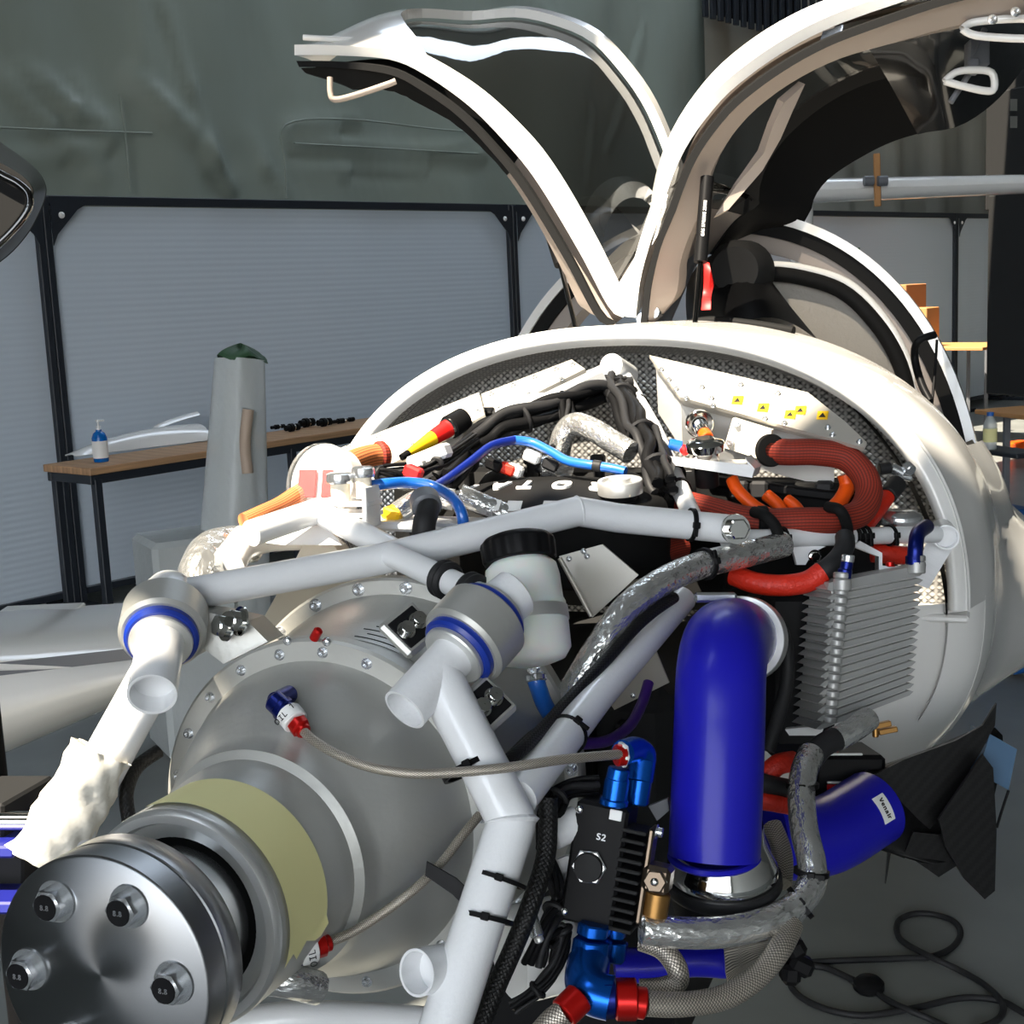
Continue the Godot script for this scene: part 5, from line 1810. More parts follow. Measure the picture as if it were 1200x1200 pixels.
func bay_hoses() -> void:
	use(380, 380, 3.158)
	harness("thick bundle of black wires draped below the grey box towards the top tube", [[440, 590, 1.9], [520, 500, 1.95], [600, 410, 2.0], [740, 350, 2.02], [900, 285, 2.05], [1050, 240, 2.08], [1120, 225, 2.1]], 0.02, 9, 11)
	harness("black wire bundle hanging down right of the top tube node", [[1075, 215, 2.1], [1110, 290, 2.02], [1150, 370, 1.95], [1200, 440, 1.9], [1230, 520, 1.85], [1260, 600, 1.8]], 0.02, 8, 5)
	harness("short black wire bundle dropping behind the engine cover", [[893, 270, 2.05], [900, 340, 2.0], [890, 400, 1.98], [840, 470, 1.95], [780, 520, 1.93]], 0.013, 5, 3, 1)
	harness("thin dark cables over the white plug by the blue tubes", [[300, 540, 1.8], [200, 545, 1.78], [260, 560, 1.78], [360, 545, 1.8], [440, 500, 1.85], [560, 420, 1.95]], 0.009, 6, 8, 2)
	var o := hose("blue_coolant_tube", "bright blue tube curling down in front of the sunlit plate", "tube", pts([[148, 602, 1.68], [220, 592, 1.68], [310, 586, 1.7], [400, 600, 1.7], [470, 640, 1.68], [505, 690, 1.66], [515, 740, 1.66]]), 0.0072, M.tube_blue)
	o = hose("navy_vacuum_tube", "dark blue tube running up beside the black wire bundle", "tube", pts([[395, 610, 1.76], [460, 570, 1.8], [540, 510, 1.84], [620, 450, 1.88], [705, 428, 1.9]]), 0.0062, M.tube_navy)
	o = hose("teal_vacuum_tube", "teal blue tube sloping down to the right over the engine", "tube", pts([[700, 428, 1.9], [770, 438, 1.9], [840, 472, 1.88], [900, 505, 1.86], [980, 520, 1.84], [1060, 532, 1.83], [1115, 545, 1.82]]), 0.0064, M.tube_blue)
	ring(o, "sleeve", q(1010, 524, 1.836), q(1060, 532, 1.83) - q(980, 520, 1.84), 0.003, 0.0078, 0.014, M.rubber, 0.002, 20)
	o = hose("foil_pipe", "short bent foil-wrapped pipe above the teal tube", "pipe", pts([[868, 480, 1.96], [885, 410, 1.95], [925, 370, 1.94], [985, 385, 1.92], [1060, 430, 1.9], [1135, 475, 1.88]]), 0.0165, M.foil)
	o = hose("foil_pipe", "small foil-wrapped pipe end low behind the engine cover", "pipe", pts([[800, 530, 1.92], [850, 525, 1.92], [890, 535, 1.9]]), 0.016, M.foil)
	o = hose("foil_pipe", "sunlit crinkled foil pipe between the blue tube and the engine cover", "pipe", pts([[500, 630, 1.74], [570, 660, 1.74], [640, 690, 1.74], [700, 715, 1.74]]), 0.014, M.foil)
	o = hose("foil_pipe", "foil-covered pipe under the bright blue tube", "pipe", pts([[270, 700, 1.72], [330, 660, 1.73], [400, 640, 1.74], [480, 650, 1.74]]), 0.014, M.foil)
	o = hose("breather_hose", "black rubber hose elbow with ribbed grey cuff above the white tube", "hose", pts([[372, 650, 1.66], [385, 680, 1.64], [372, 730, 1.62], [365, 790, 1.62]]), 0.014, M.rubber)
	ring(o, "cuff", q(375, 662, 1.65), q(385, 690, 1.64) - q(372, 650, 1.66), 0.01, 0.0185, 0.024, M.frame_grey, 0.003)
	for e in [[680, 535, "red connector with white tag behind the teal tube", M.red_orange], [770, 490, "white tagged connector near the foil pipe", M.label], [840, 520, "small dark sensor beside the foil pipe end", M.rubber], [630, 520, "dark sensor plug left of the red connector", M.black], [250, 705, "yellow and red connector under the blue tube", M.yellow], [705, 540, "white cable tag hanging above the engine cover", M.label], [330, 548, "red wire splice beside the white plug", M.red]]:
		var b := MB.new()
		b.box(q(e[0], e[1], 1.9 if e[0] > 600 else 1.72), Basis(AU, AH, AB).rotated(AB, 0.4), Vector3(0.024, 0.016, 0.016), 0.003)
		solo("sensor_connector", e[2], "connector", b, e[3])
	# sleeves on the far left
	use(0, 0, 1)
	o = hose("tan_sleeve_hose", "tan woven sleeve hose in the sun at the far left of the bay", "hose", P_path([[452, 534, 1.95], [430, 536, 1.93], [404, 546, 1.88], [365, 570, 1.8], [330, 592, 1.74], [306, 603, 1.7], [286, 612, 1.68]]), [0.0175, 0.0175, 0.017, 0.014, 0.012, 0.0115, 0.0115], M.sleeve_tan)
	ring(o, "end_band", P(446, 533, 1.945), P(452, 534, 1.95) - P(430, 536, 1.93), 0.01, 0.02, 0.012, M.sleeve, 0.003)
	o = hose("foil_blanket_hose", "crinkled foil-wrapped duct at the far left end of the white tube", "hose", P_path([[300, 640, 1.72], [275, 640, 1.7], [250, 650, 1.66], [236, 672, 1.62], [232, 700, 1.6]]), [0.02, 0.026, 0.03, 0.028, 0.022], M.foil)
	o = hose("white_duct", "white bent duct in the sun beside the foil-wrapped duct", "duct", P_path([[350, 625, 1.75], [310, 628, 1.72], [280, 640, 1.68], [265, 665, 1.62]]), 0.022, M.white_gel)
	var b2 := MB.new()
	b2.prism(PackedVector3Array([P(344, 660, 1.68), P(358, 632, 1.7), P(392, 640, 1.7), P(400, 652, 1.68), P(360, 676, 1.66)]), AB * 0.03)
	solo("cream_cover", "cream coloured folded cover in the sun below the white tubes", "cover", b2, M.cream)
	# metal shroud sheets behind the motor
	var sh := thing("shroud_panel", "large bare metal shroud sheet behind the motor under the main truss tube", "panel", P(360, 720, 1.62))
	b2 = MB.new()
	b2.prism(PackedVector3Array([P(300, 740, 1.84), P(328, 690, 1.72), P(440, 672, 1.70), P(540, 700, 1.72), P(560, 740, 1.80), P(440, 760, 1.84)]), AB * 0.004)
	part(sh, "sheet", b2, M.alu_sheet)
	sh = thing("shroud_panel", "folded grey sheet panel with rivets right of the white reservoir bottle", "panel", P(700, 720, 1.6))
	b2 = MB.new()
	var so := P(700, 690, 1.62)
	b2.prism(plate_on([[655, 652], [706, 638], [748, 674], [694, 724]], so, (-AB + AH * 0.3).normalized()), AB * 0.003)
	part(sh, "sheet", b2, M.alu_sheet)
	b2 = MB.new()
	b2.tube(PackedVector3Array([P(656, 654, 1.6), P(693, 722, 1.6)]), 0.003, 8)
	part(sh, "folded_edge", b2, M.alu_sheet)
	for e in [[684, 646], [667, 655], [688, 652]]: bolt(sh, hit(e[0], e[1], so, (-AB + AH * 0.3).normalized()), (-AB + AH * 0.3).normalized(), 0.0038, "dome", M.steel, "rivet")
	sh = thing("shroud_panel", "lower grey sheet panel beside the purple hose", "panel", P(740, 820, 1.6))
	b2 = MB.new()
	b2.prism(plate_on([[690, 790], [760, 742], [784, 800], [720, 832]], P(740, 800, 1.64), (-AB - AU * 0.3).normalized()), AB * 0.003)
	part(sh, "sheet", b2, M.alu_sheet)
	for e in [[742, 815], [760, 804], [700, 800]]: bolt(sh, hit(e[0], e[1], P(740, 800, 1.638), (-AB - AU * 0.3).normalized()), -AB, 0.0035, "dome", M.steel, "rivet")
	# milky bottle
	var bc := P(625, 770, 1.44)
	var bt := P(609, 655, 1.47)
	var up := (bt - bc).normalized()
	var fx := frame(up)
	var bo := thing("expansion_bottle", "milky white plastic bottle with black screw cap and steel band", "bottle", bc)
	b2 = MB.new()
	b2.lathe(bc, fx, [[-0.008, 0.0], [-0.008, 0.02], [-0.004, 0.034], [0.006, 0.0415], [0.03, 0.0425], [0.055, 0.0425], [0.06, 0.0405], [0.085, 0.0405], [0.098, 0.0385], [0.106, 0.03], [0.108, 0.026], [0.115, 0.026], [0.115, 0.0]], 48)
	part(bo, "bottle_body", b2, M.milky)
	b2 = MB.new()
	b2.lathe(bc, fx, [[0.036, 0.042], [0.036, 0.0438], [0.05, 0.0438], [0.05, 0.042]], 48)
	part(bo, "steel_band", b2, M.alu)
	b2 = MB.new()
	var g := []
	for r in 9:
		var row := PackedVector3Array()
		var e: Array = [[0.104, 0.0], [0.104, 0.037], [0.106, 0.0395], [0.124, 0.0405], [0.127, 0.0395], [0.131, 0.036], [0.134, 0.028], [0.135, 0.015], [0.135, 0.0]][r]
		for k in 97:
			var an := TAU * k / 96.0
			row.append(bc + up * e[0] + (fx.x * cos(an) + fx.z * sin(an)) * e[1] * (1.0 + (0.018 * sin(an * 16.0) if r > 1 and r < 5 else 0.0)))
		g.append(row)
	b2.surf(g, true, -1.0)
	part(bo, "screw_cap", b2, M.black)
	o = hose("drain_tube", "clear blue tube under the milky bottle", "tube", P_path([[626, 790, 1.47], [630, 803, 1.47], [638, 825, 1.48], [650, 845, 1.5]]), 0.0095, M.tube_blue)
	ring(o, "clip", P(628, 795, 1.47), up, 0.006, 0.012, 0.008, M.steel)
	# long foil-wrapped pipe and black braided cables alongside
	o = hose("foil_pipe", "long foil-wrapped pipe arching from the side tube down past the blue hose", "pipe", P_path([[918, 638, 1.74], [880, 648, 1.7], [822, 662, 1.64], [772, 684, 1.58], [732, 716, 1.54], [704, 756, 1.52], [680, 795, 1.52], [662, 830, 1.53]]), 0.0165, M.foil, "", 22, 14)
	tie(o, P(826, 661, 1.645), P(822, 662, 1.64) - P(880, 648, 1.7), 0.0172)
	hose("black_braided_cable", "black braided cable along the near side of the brace tube", "cable", P_path([[790, 700, 1.6], [752, 728, 1.54], [706, 778, 1.48], [665, 822, 1.42], [640, 850, 1.37], [612, 878, 1.31], [590, 895, 1.29]]), 0.0068, M.black_braid)
	hose("black_braided_cable", "second black braided cable just above the brace tube", "cable", P_path([[784, 714, 1.62], [750, 745, 1.57], [700, 796, 1.5], [662, 838, 1.43], [625, 862, 1.36], [598, 888, 1.32]]), 0.006, M.black_braid)
	hose("black_braided_cable", "thick black braided cable running down behind the lower leg tube", "cable", P_path([[642, 935, 1.3], [640, 1000, 1.29], [622, 1060, 1.27], [602, 1110, 1.265], [580, 1160, 1.255], [556, 1220, 1.24]]), 0.0095, M.black_braid)
	hose("black_braided_cable", "black braided cable beside the sunlit far leg", "cable", P_path([[186, 880, 1.44], [160, 900, 1.42], [148, 930, 1.4], [152, 965, 1.4]]), 0.0075, M.black_braid)
	hose("purple_hose", "purple hose curving below the brace tube", "hose", P_path([[760, 800, 1.56], [752, 825, 1.54], [738, 850, 1.5], [712, 868, 1.46], [676, 872, 1.43]]), 0.0062, M.purple)
	# braided oil lines
	var line := func(label: String, p: Array, r: float) -> Node3D: return hose("braided_hose", label, "hose", P_path(p), r, M.braid, "", 16, 12)
	o = line.call("steel braided line from the OIL 1 fitting across the motor to the valve block", [[352, 853, 1.29], [368, 868, 1.27], [395, 884, 1.25], [430, 898, 1.235], [475, 906, 1.225], [520, 906, 1.225], [590, 900, 1.23], [660, 890, 1.25], [726, 884, 1.29]], 0.0046)
	o = line.call("steel braided line crossing behind the lower leg to the bottom fitting", [[562, 955, 1.32], [540, 982, 1.3], [515, 1014, 1.28], [486, 1042, 1.26], [446, 1072, 1.25], [410, 1094, 1.24], [380, 1106, 1.23]], 0.0046)
	b2 = MB.new()
	b2.prism(PackedVector3Array([P(500, 1010, 1.265), P(535, 1030, 1.25), P(566, 1060, 1.25), P(560, 1078, 1.25), P(530, 1048, 1.255), P(498, 1026, 1.265)]), CB.z * -0.004)
	solo("rubber_strap", "black rubber strap joining the braided line to the lower leg", "strap", b2, M.rubber)
	oil_fitting("blue and red hose fitting with white OIL 1 sleeve on the motor face", "OIL 1", [[322, 822, 1.31], [340, 838, 1.3], [354, 855, 1.288]])
	oil_fitting("blue and red hose fitting with white sleeve under the motor nose", "OIL 2", [[338, 1118, 1.22], [356, 1114, 1.22], [382, 1106, 1.23]])
	hose("foil_pipe", "crumpled foil pipe below the motor nose at the bottom", "pipe", P_path([[285, 1150, 1.25], [310, 1146, 1.24], [340, 1150, 1.24], [372, 1158, 1.26]]), 0.0155, M.foil)
	hose("white_pipe", "white pipe along the bottom edge under the motor", "pipe", P_path([[240, 1208, 1.3], [340, 1192, 1.3], [440, 1194, 1.32], [520, 1200, 1.34]]), 0.015, M.white_tube)

func P_path(a: Array) -> PackedVector3Array:
	var r := PackedVector3Array()
	for e in a: r.append(P(e[0], e[1], e[2]))
	return r

func oil_fitting(label: String, word: String, p: Array) -> void:
	var c := P_path(p)
	var o := thing("hose_fitting", label, "fitting", c[0])
	var d := (c[2] - c[1]).normalized()
	var d0 := (c[1] - c[0]).normalized()
	var b := MB.new()
	cyl(b, c[0] + AB * 0.03, c[0], 0.009)
	cyl(b, c[0] - d0 * 0.004, c[1], 0.0105, 0.003)
	hex(b, c[0].lerp(c[1], 0.35), d0, 0.0125, 0.008)
	part(o, "elbow", b, M.navy_anod)
	b = MB.new()
	cyl(b, c[1] - d * 0.004, c[1] + d * 0.011, 0.0128)
	var s := part(o, "label_sleeve", b, M.label)
	var vx := CB.z.cross(d).normalized()
	var out := d.cross(vx).normalized()
	if out.dot(CB.z) < 0: out = -out
	var right := d.cross(out).normalized() * -1.0
	text(s, "lettering", word, 0.0085, c[1] + d * 0.0035 + out * 0.0129, Basis(right, out.cross(right), out), M.ink, 0.0006, "Droid Sans Mono")
	b = MB.new()
	hex(b, c[1] + d * 0.011, d, 0.0105, 0.01)
	cyl(b, c[1] + d * 0.02, c[1] + d * 0.026, 0.0075)
	part(o, "socket", b, M.red_anod)

func right_side() -> void:
	use(0, 0, 1)
	# big blue charge-air hose
	var o := hose("blue_silicone_hose", "large glossy blue silicone elbow hose hanging in front of the oil cooler", "hose", P_path([[864, 748, 1.62], [858, 749, 1.55], [850, 757, 1.46], [845, 790, 1.415], [843, 850, 1.40], [840, 930, 1.39], [837, 1004, 1.385]]), 0.0465, M.silicone, "", 48, 12)
	ring(o, "hose_clamp", P(871, 749, 1.635), P(880, 749, 1.66) - P(858, 749, 1.55), 0.03, 0.0515, 0.03, M.alu, 0.001, 48)
	part(o, "inlet_pipe", tb(P_path([[869, 749, 1.63], [880, 752, 1.72], [895, 762, 1.84]]), 0.044, 32), M.black)
	ring(o, "hose_rim", P(837, 1003, 1.385), Vector3.UP, 0.04, 0.0475, 0.006, M.silicone, 0.003, 48)
	var b := MB.new()
	b.box(P(838, 700, 1.6), Basis(CB.x, CB.y, CB.z), Vector3(0.05, 0.012, 0.014), 0.003)
	part(o, "clamp_screw", b, M.steel)
	var tu := thing("turbo_inlet", "polished metal bell under the lower end of the blue silicone hose", "turbo inlet", P(845, 1060, 1.4))
	var tc := P(846, 996, 1.405)
	b = MB.new()
	b.lathe(tc, frame(Vector3.UP + CB.z * 0.1), [[0.03, 0.042], [0.012, 0.044], [-0.004, 0.05], [-0.014, 0.056], [-0.022, 0.058], [-0.028, 0.057]], 56)
	part(tu, "bell", b, M.chrome)
	b = MB.new()
	b.lathe(tc, frame(Vector3.UP + CB.z * 0.1), [[-0.028, 0.05], [-0.027, 0.061], [-0.036, 0.062], [-0.042, 0.058], [-0.042, 0.03]], 56)
	part(tu, "band", b, M.rubber)
	b = MB.new()
	b.lathe(tc, frame(Vector3.UP + CB.z * 0.1), [[-0.042, 0.055], [-0.07, 0.05], [-0.08, 0.02]], 40)
	part(tu, "volute", b, M.charcoal)
	# black plenum and small rubber hose behind
	b = MB.new()
	var pl := thing("intake_plenum", "black intake box between the blue hose and the oil cooler", "intake box", P(925, 880, 1.75))
	b.box(P(925, 782, 1.79), Basis(CB.x, CB.y, CB.z), Vector3(0.1, 0.22, 0.12), 0.02)
	part(pl, "box", b, M.black)
	b = MB.new()
	b.box(P(950, 662, 1.98), Basis(AU, AH, AB), Vector3(0.24, 0.09, 0.08), 0.012)
	part(pl, "upper_duct", b, M.seal)
	b = MB.new()
	b.prism(PackedVector3Array([P(920, 855, 1.72), P(966, 850, 1.72), P(962, 862, 1.72), P(925, 862, 1.72)]), AB * 0.04)
	part(pl, "lower_flange", b, M.label)
	hose("rubber_hose", "thin black rubber hose bending down beside the black intake box", "hose", P_path([[900, 733, 1.68], [914, 736, 1.67], [922, 760, 1.665], [922, 800, 1.66], [912, 840, 1.65], [900, 880, 1.64]]), 0.0085, M.rubber)
	# finned oil cooler
	var oc := thing("oil_cooler", "grey finned oil cooler with stacked plates at the right of the engine", "oil cooler", P(1010, 860, 1.7))
	var tl := P(976, 690, 1.66)
	var tr := P(1078, 672, 1.71)
	var br := P(1066, 812, 1.71)
	var bl := P(962, 852, 1.66)
	var rows := 17
	for k in rows:
		var f := float(k) / (rows - 1)
		var l := tl.lerp(bl, f)
		var r := tr.lerp(br, f)
		var x := (r - l).normalized()
		var y := (tl - bl).normalized()
		var z := x.cross(y).normalized()
		if z.dot(CB.z) < 0: z = -z
		b = MB.new()
		b.prism(PackedVector3Array([l - x * 0.008, l + y * 0.0032, r + y * 0.0032, r + x * 0.006, r - y * 0.0032, l - y * 0.0032]), -z * 0.05)
		part(oc, "plate", b, M.cooler)
		if k < rows - 1:
			b = MB.new()
			var l2 := tl.lerp(bl, f + 0.5 / (rows - 1))
			var r2 := tr.lerp(br, f + 0.5 / (rows - 1))
			b.box(l2.lerp(r2, 0.5) - z * 0.028, Basis(x, y, z), Vector3((r - l).length() * 0.96, 0.0042, 0.046), 0.0005)
			part(oc, "fin_pack", b, M.alu)
			b = MB.new()
			cyl(b, l2 + x * 0.013 - y * 0.004 - z * 0.0, l2 + x * 0.013 + y * 0.004, 0.0085)
			part(oc, "header", b, M.cooler)
	b = MB.new()
	var x0 := (tr - tl).normalized()
	b.prism(PackedVector3Array([tl - x0 * 0.008, tr + x0 * 0.008, tr + x0 * 0.01 + CB.y * 0.01, tl - x0 * 0.006 + CB.y * 0.008]), -CB.z * 0.055)
	part(oc, "top_plate", b, M.cooler)
	for e in [[987, 684, 1.66, 992, 655], [1074, 664, 1.7, 1073, 650]]:
		b = MB.new()
		cyl(b, P(e[0], e[1] + 8, e[2]), P(e[0], e[1] - 6, e[2]), 0.011)
		hex(b, P(e[0], e[1] - 6, e[2]), CB.y, 0.011, 0.008)
		var port := part(oc, "port", b, M.cooler)
		port.name = "port"
	var fi := thing("hose_fitting", "dark blue fitting standing on the left port of the oil cooler", "fitting", P(990, 680, 1.66))
	b = MB.new()
	hex(b, P(989, 678, 1.66), CB.y + CB.x * 0.15, 0.0095, 0.012)
	cyl(b, P(991, 668, 1.66), P(993, 658, 1.66), 0.0075)
	part(fi, "nut", b, M.navy_anod)
	b = MB.new()
	cyl(b, P(993, 659, 1.66), P(994, 650, 1.66), 0.008)
	part(fi, "cap", b, M.steel)
	fi = thing("hose_fitting", "dark blue elbow fitting on the right port of the oil cooler", "fitting", P(1073, 660, 1.7))
	part(fi, "elbow", tb(P_path([[1072, 660, 1.7], [1073, 640, 1.7], [1076, 625, 1.72], [1086, 617, 1.76]]), 0.0095, 18), M.navy_anod)
	b = MB.new()
	hex(b, P(1072, 662, 1.7), CB.y, 0.0115, 0.012)
	part(fi, "nut", b, M.navy_anod)
	b = MB.new()
	b.prism(PackedVector3Array([P(1000, 640, 1.8), P(1030, 652, 1.76), P(1030, 668, 1.74), P(1056, 668, 1.74), P(1056, 664, 1.74), P(1034, 663, 1.74), P(1034, 648, 1.76), P(1008, 634, 1.8)]), -CB.z * 0.02)
	var wb := solo("bracket", "white stepped bracket above the oil cooler", "bracket", b, M.white_tube)
	bolt(wb, P(1043, 664, 1.745), CB.y, 0.005, "hex", M.red_anod)
	b = MB.new()
	b.prism(PackedVector3Array([P(928, 640, 1.78), P(968, 640, 1.78), P(952, 648, 1.78), P(944, 662, 1.78), P(934, 662, 1.78)]), -CB.z * 0.012)
	var w2 := solo("bracket", "white triangular bracket under the side tube", "bracket", b, M.white_tube)
	bolt(w2, P(955, 652, 1.77), CB.z, 0.006, "hex", M.chrome)
	# brown sleeve loop
	o = hose("brown_sleeve_hose", "thick red-brown woven sleeve hose looping from the electronics box to the truss", "hose", P_path([[902, 529, 1.92], [925, 530, 1.9], [955, 530, 1.9], [990, 536, 1.9], [1012, 556, 1.88], [1018, 580, 1.86], [1006, 602, 1.83], [978, 610, 1.8], [940, 611, 1.78], [900, 612, 1.78], [868, 608, 1.79], [840, 600, 1.82], [800, 590, 1.86]]), 0.0185, M.sleeve, "", 30, 12)
	for e in [[893, 611, 1.78], [975, 609, 1.8]]: ring(o, "strap", P(e[0], e[1], e[2]), CB.x, 0.016, 0.0205, 0.014, M.seal, 0.002)
	for e in [["left", [[884, 600, 1.76], [896, 604, 1.735], [908, 616, 1.73], [914, 634, 1.735]]], ["right", [[970, 594, 1.78], [984, 598, 1.76], [992, 614, 1.77], [994, 634, 1.79]]]]:
		hose("rubber_strap", "double black rubber strap at the " + ("front" if e[0] == "left" else "rear") + " of the brown sleeve hose", "strap", P_path(e[1]), 0.0075, M.seal)
	var bx := thing("junction_box", "black junction box in the shadow behind the orange cables", "box", P(930, 600, 2.0))
	b = MB.new()
	b.box(P(925, 592, 2.02), Basis(AU, AH, AB), Vector3(0.26, 0.075, 0.1), 0.008)
	part(bx, "case", b, M.seal)
	b = MB.new()
	b.box(P(925, 574, 1.97), Basis(AU, AH, AB).rotated(AB, 0.12), Vector3(0.24, 0.014, 0.03), 0.003)
	part(bx, "bar", b, M.black)
	for xx in [866, 890, 966]:
		b = MB.new()
		b.box(P(xx, 574, 1.96), Basis(AU, AH, AB), Vector3(0.026, 0.026, 0.02), 0.004)
		part(bx, "clip", b, M.rubber)
	hose("orange_cable", "orange high-voltage cable slanting under the white filler bracket", "cable", P_path([[858, 562, 1.86], [864, 574, 1.85], [880, 590, 1.84], [900, 602, 1.83], [930, 610, 1.83]]), 0.0088, M.orange)
	hose("orange_cable", "short orange cable in the middle of the three behind the brown sleeve", "cable", P_path([[898, 580, 1.9], [910, 590, 1.89], [922, 606, 1.88]]), 0.009, M.orange)
	hose("orange_cable", "rightmost short orange cable end behind the brown sleeve", "cable", P_path([[922, 586, 1.9], [932, 594, 1.89], [942, 608, 1.88]]), 0.009, M.orange)
	hose("orange_cable", "orange cable curving inside the loop of the brown sleeve hose", "cable", P_path([[990, 556, 1.92], [993, 570, 1.92], [986, 585, 1.91], [974, 598, 1.9]]), 0.011, M.orange)
	hose("red_hose", "red hose end with black boot right of the brown sleeve loop", "hose", P_path([[1044, 575, 1.94], [1034, 590, 1.92], [1020, 608, 1.89], [1008, 622, 1.87]]), 0.0115, M.red_orange)
	b = MB.new()
	cyl(b, P(1040, 581, 1.93), P(1052, 566, 1.95), 0.0135)
	solo("hose_boot", "black rubber boot on the end of the red hose", "boot", b, M.rubber)
	var tf := thing("pipe_tee", "steel tee fittings on the quilted firewall above the red hose", "fitting", P(1050, 560, 1.98))
	b = MB.new()
	hex(b, P(1044, 548, 1.98), CB.x * 0.8 + CB.y * -0.4, 0.009, 0.02)
	hex(b, P(1052, 564, 1.98), CB.y * -1.0, 0.009, 0.016)
	cyl(b, P(1062, 546, 1.98), P(1068, 552, 1.97), 0.0085)
	cyl(b, P(1050, 556, 1.99), P(1068, 560, 1.99), 0.006)
	part(tf, "tee", b, M.steel)
	b = MB.new()
	cyl(b, P(1030, 550, 1.98), P(1044, 548, 1.98), 0.009)
	part(tf, "hose_tail", b, M.rubber)
	b = MB.new()
	b.lathe(P(1054, 606, 1.93), frame(AH), [[-0.01, 0], [-0.01, 0.03], [0.0, 0.032], [0.004, 0.03], [0.01, 0.02], [0.01, 0]], 32)
	solo("steel_clamp", "round steel band clamp behind the side tube", "clamp", b, M.steel)
	hose("red_hose", "dark red hose behind the oil cooler under the side tube", "hose", P_path([[1022, 648, 1.86], [1044, 650, 1.86], [1068, 652, 1.87]]), 0.013, M.red_orange)
	o = hose("red_hose", "red heat-sleeved hose passing over the top of the black intake box", "hose", P_path([[860, 674, 1.72], [885, 683, 1.7], [915, 686, 1.69], [945, 682, 1.69], [964, 670, 1.69]]), 0.0135, M.red_orange)
	hose("rubber_hose", "black rubber hose joining the red hose to the oil cooler", "hose", P_path([[958, 674, 1.69], [972, 664, 1.69], [984, 652, 1.7], [990, 640, 1.71], [990, 630, 1.73]]), 0.0125, M.rubber)
	hose("brown_sleeve_hose", "dark brown sleeve hose in the gap under the truss tube", "hose", P_path([[742, 668, 1.8], [760, 655, 1.8], [780, 645, 1.82], [800, 640, 1.84]]), 0.015, M.sleeve)
	# dark floor of the bay on the right
	var hb := thing("battery_box", "black box low behind the oil cooler with a white label strip", "box", P(990, 930, 1.95))
	b = MB.new()
	b.box(P(985, 905, 1.98), Basis(CB.x, CB.y, CB.z), Vector3(0.1, 0.07, 0.12), 0.006)
	part(hb, "box", b, M.black)
	b = MB.new()
	b.box(P(990, 926, 1.915), Basis(CB.x, CB.y, CB.z), Vector3(0.05, 0.016, 0.003), 0.001)
	part(hb, "red_label", b, M.red)
	for y in [917, 884]:
		b = MB.new()
		b.box(P(990, y, 1.916), Basis(CB.x, CB.y, CB.z), Vector3(0.05, 0.003, 0.003), 0.001)
		part(hb, "white_edge", b, M.label)
	b = MB.new()
	for e in [[1030, 850, 0.03], [1040, 856, 0.024]]: b.box(P(e[0], e[1], 1.72), Basis(CB.x, CB.y, CB.z).rotated(CB.z, 0.2), Vector3(e[2], 0.007, 0.01), 0.001)
	cyl(b, P(1026, 845, 1.72), P(1026, 864, 1.72), 0.004)
	solo("linkage", "small brass linkage under the right corner of the oil cooler", "linkage", b, M.motor_gold)
	hose("red_hose", "short red hose left of the foil pipe below the intake box", "hose", P_path([[898, 908, 1.62], [912, 896, 1.62], [930, 892, 1.63]]), 0.0125, M.red_orange)
	hose("red_hose", "lower red hose stub under the short red hose", "hose", P_path([[890, 938, 1.6], [905, 940, 1.6], [926, 944, 1.62]]), 0.011, M.red_orange)
	hose("rubber_hose", "ribbed black hose stub between the two red hoses", "hose", P_path([[888, 916, 1.6], [902, 920, 1.6], [922, 924, 1.61]]), 0.0115, M.rubber)

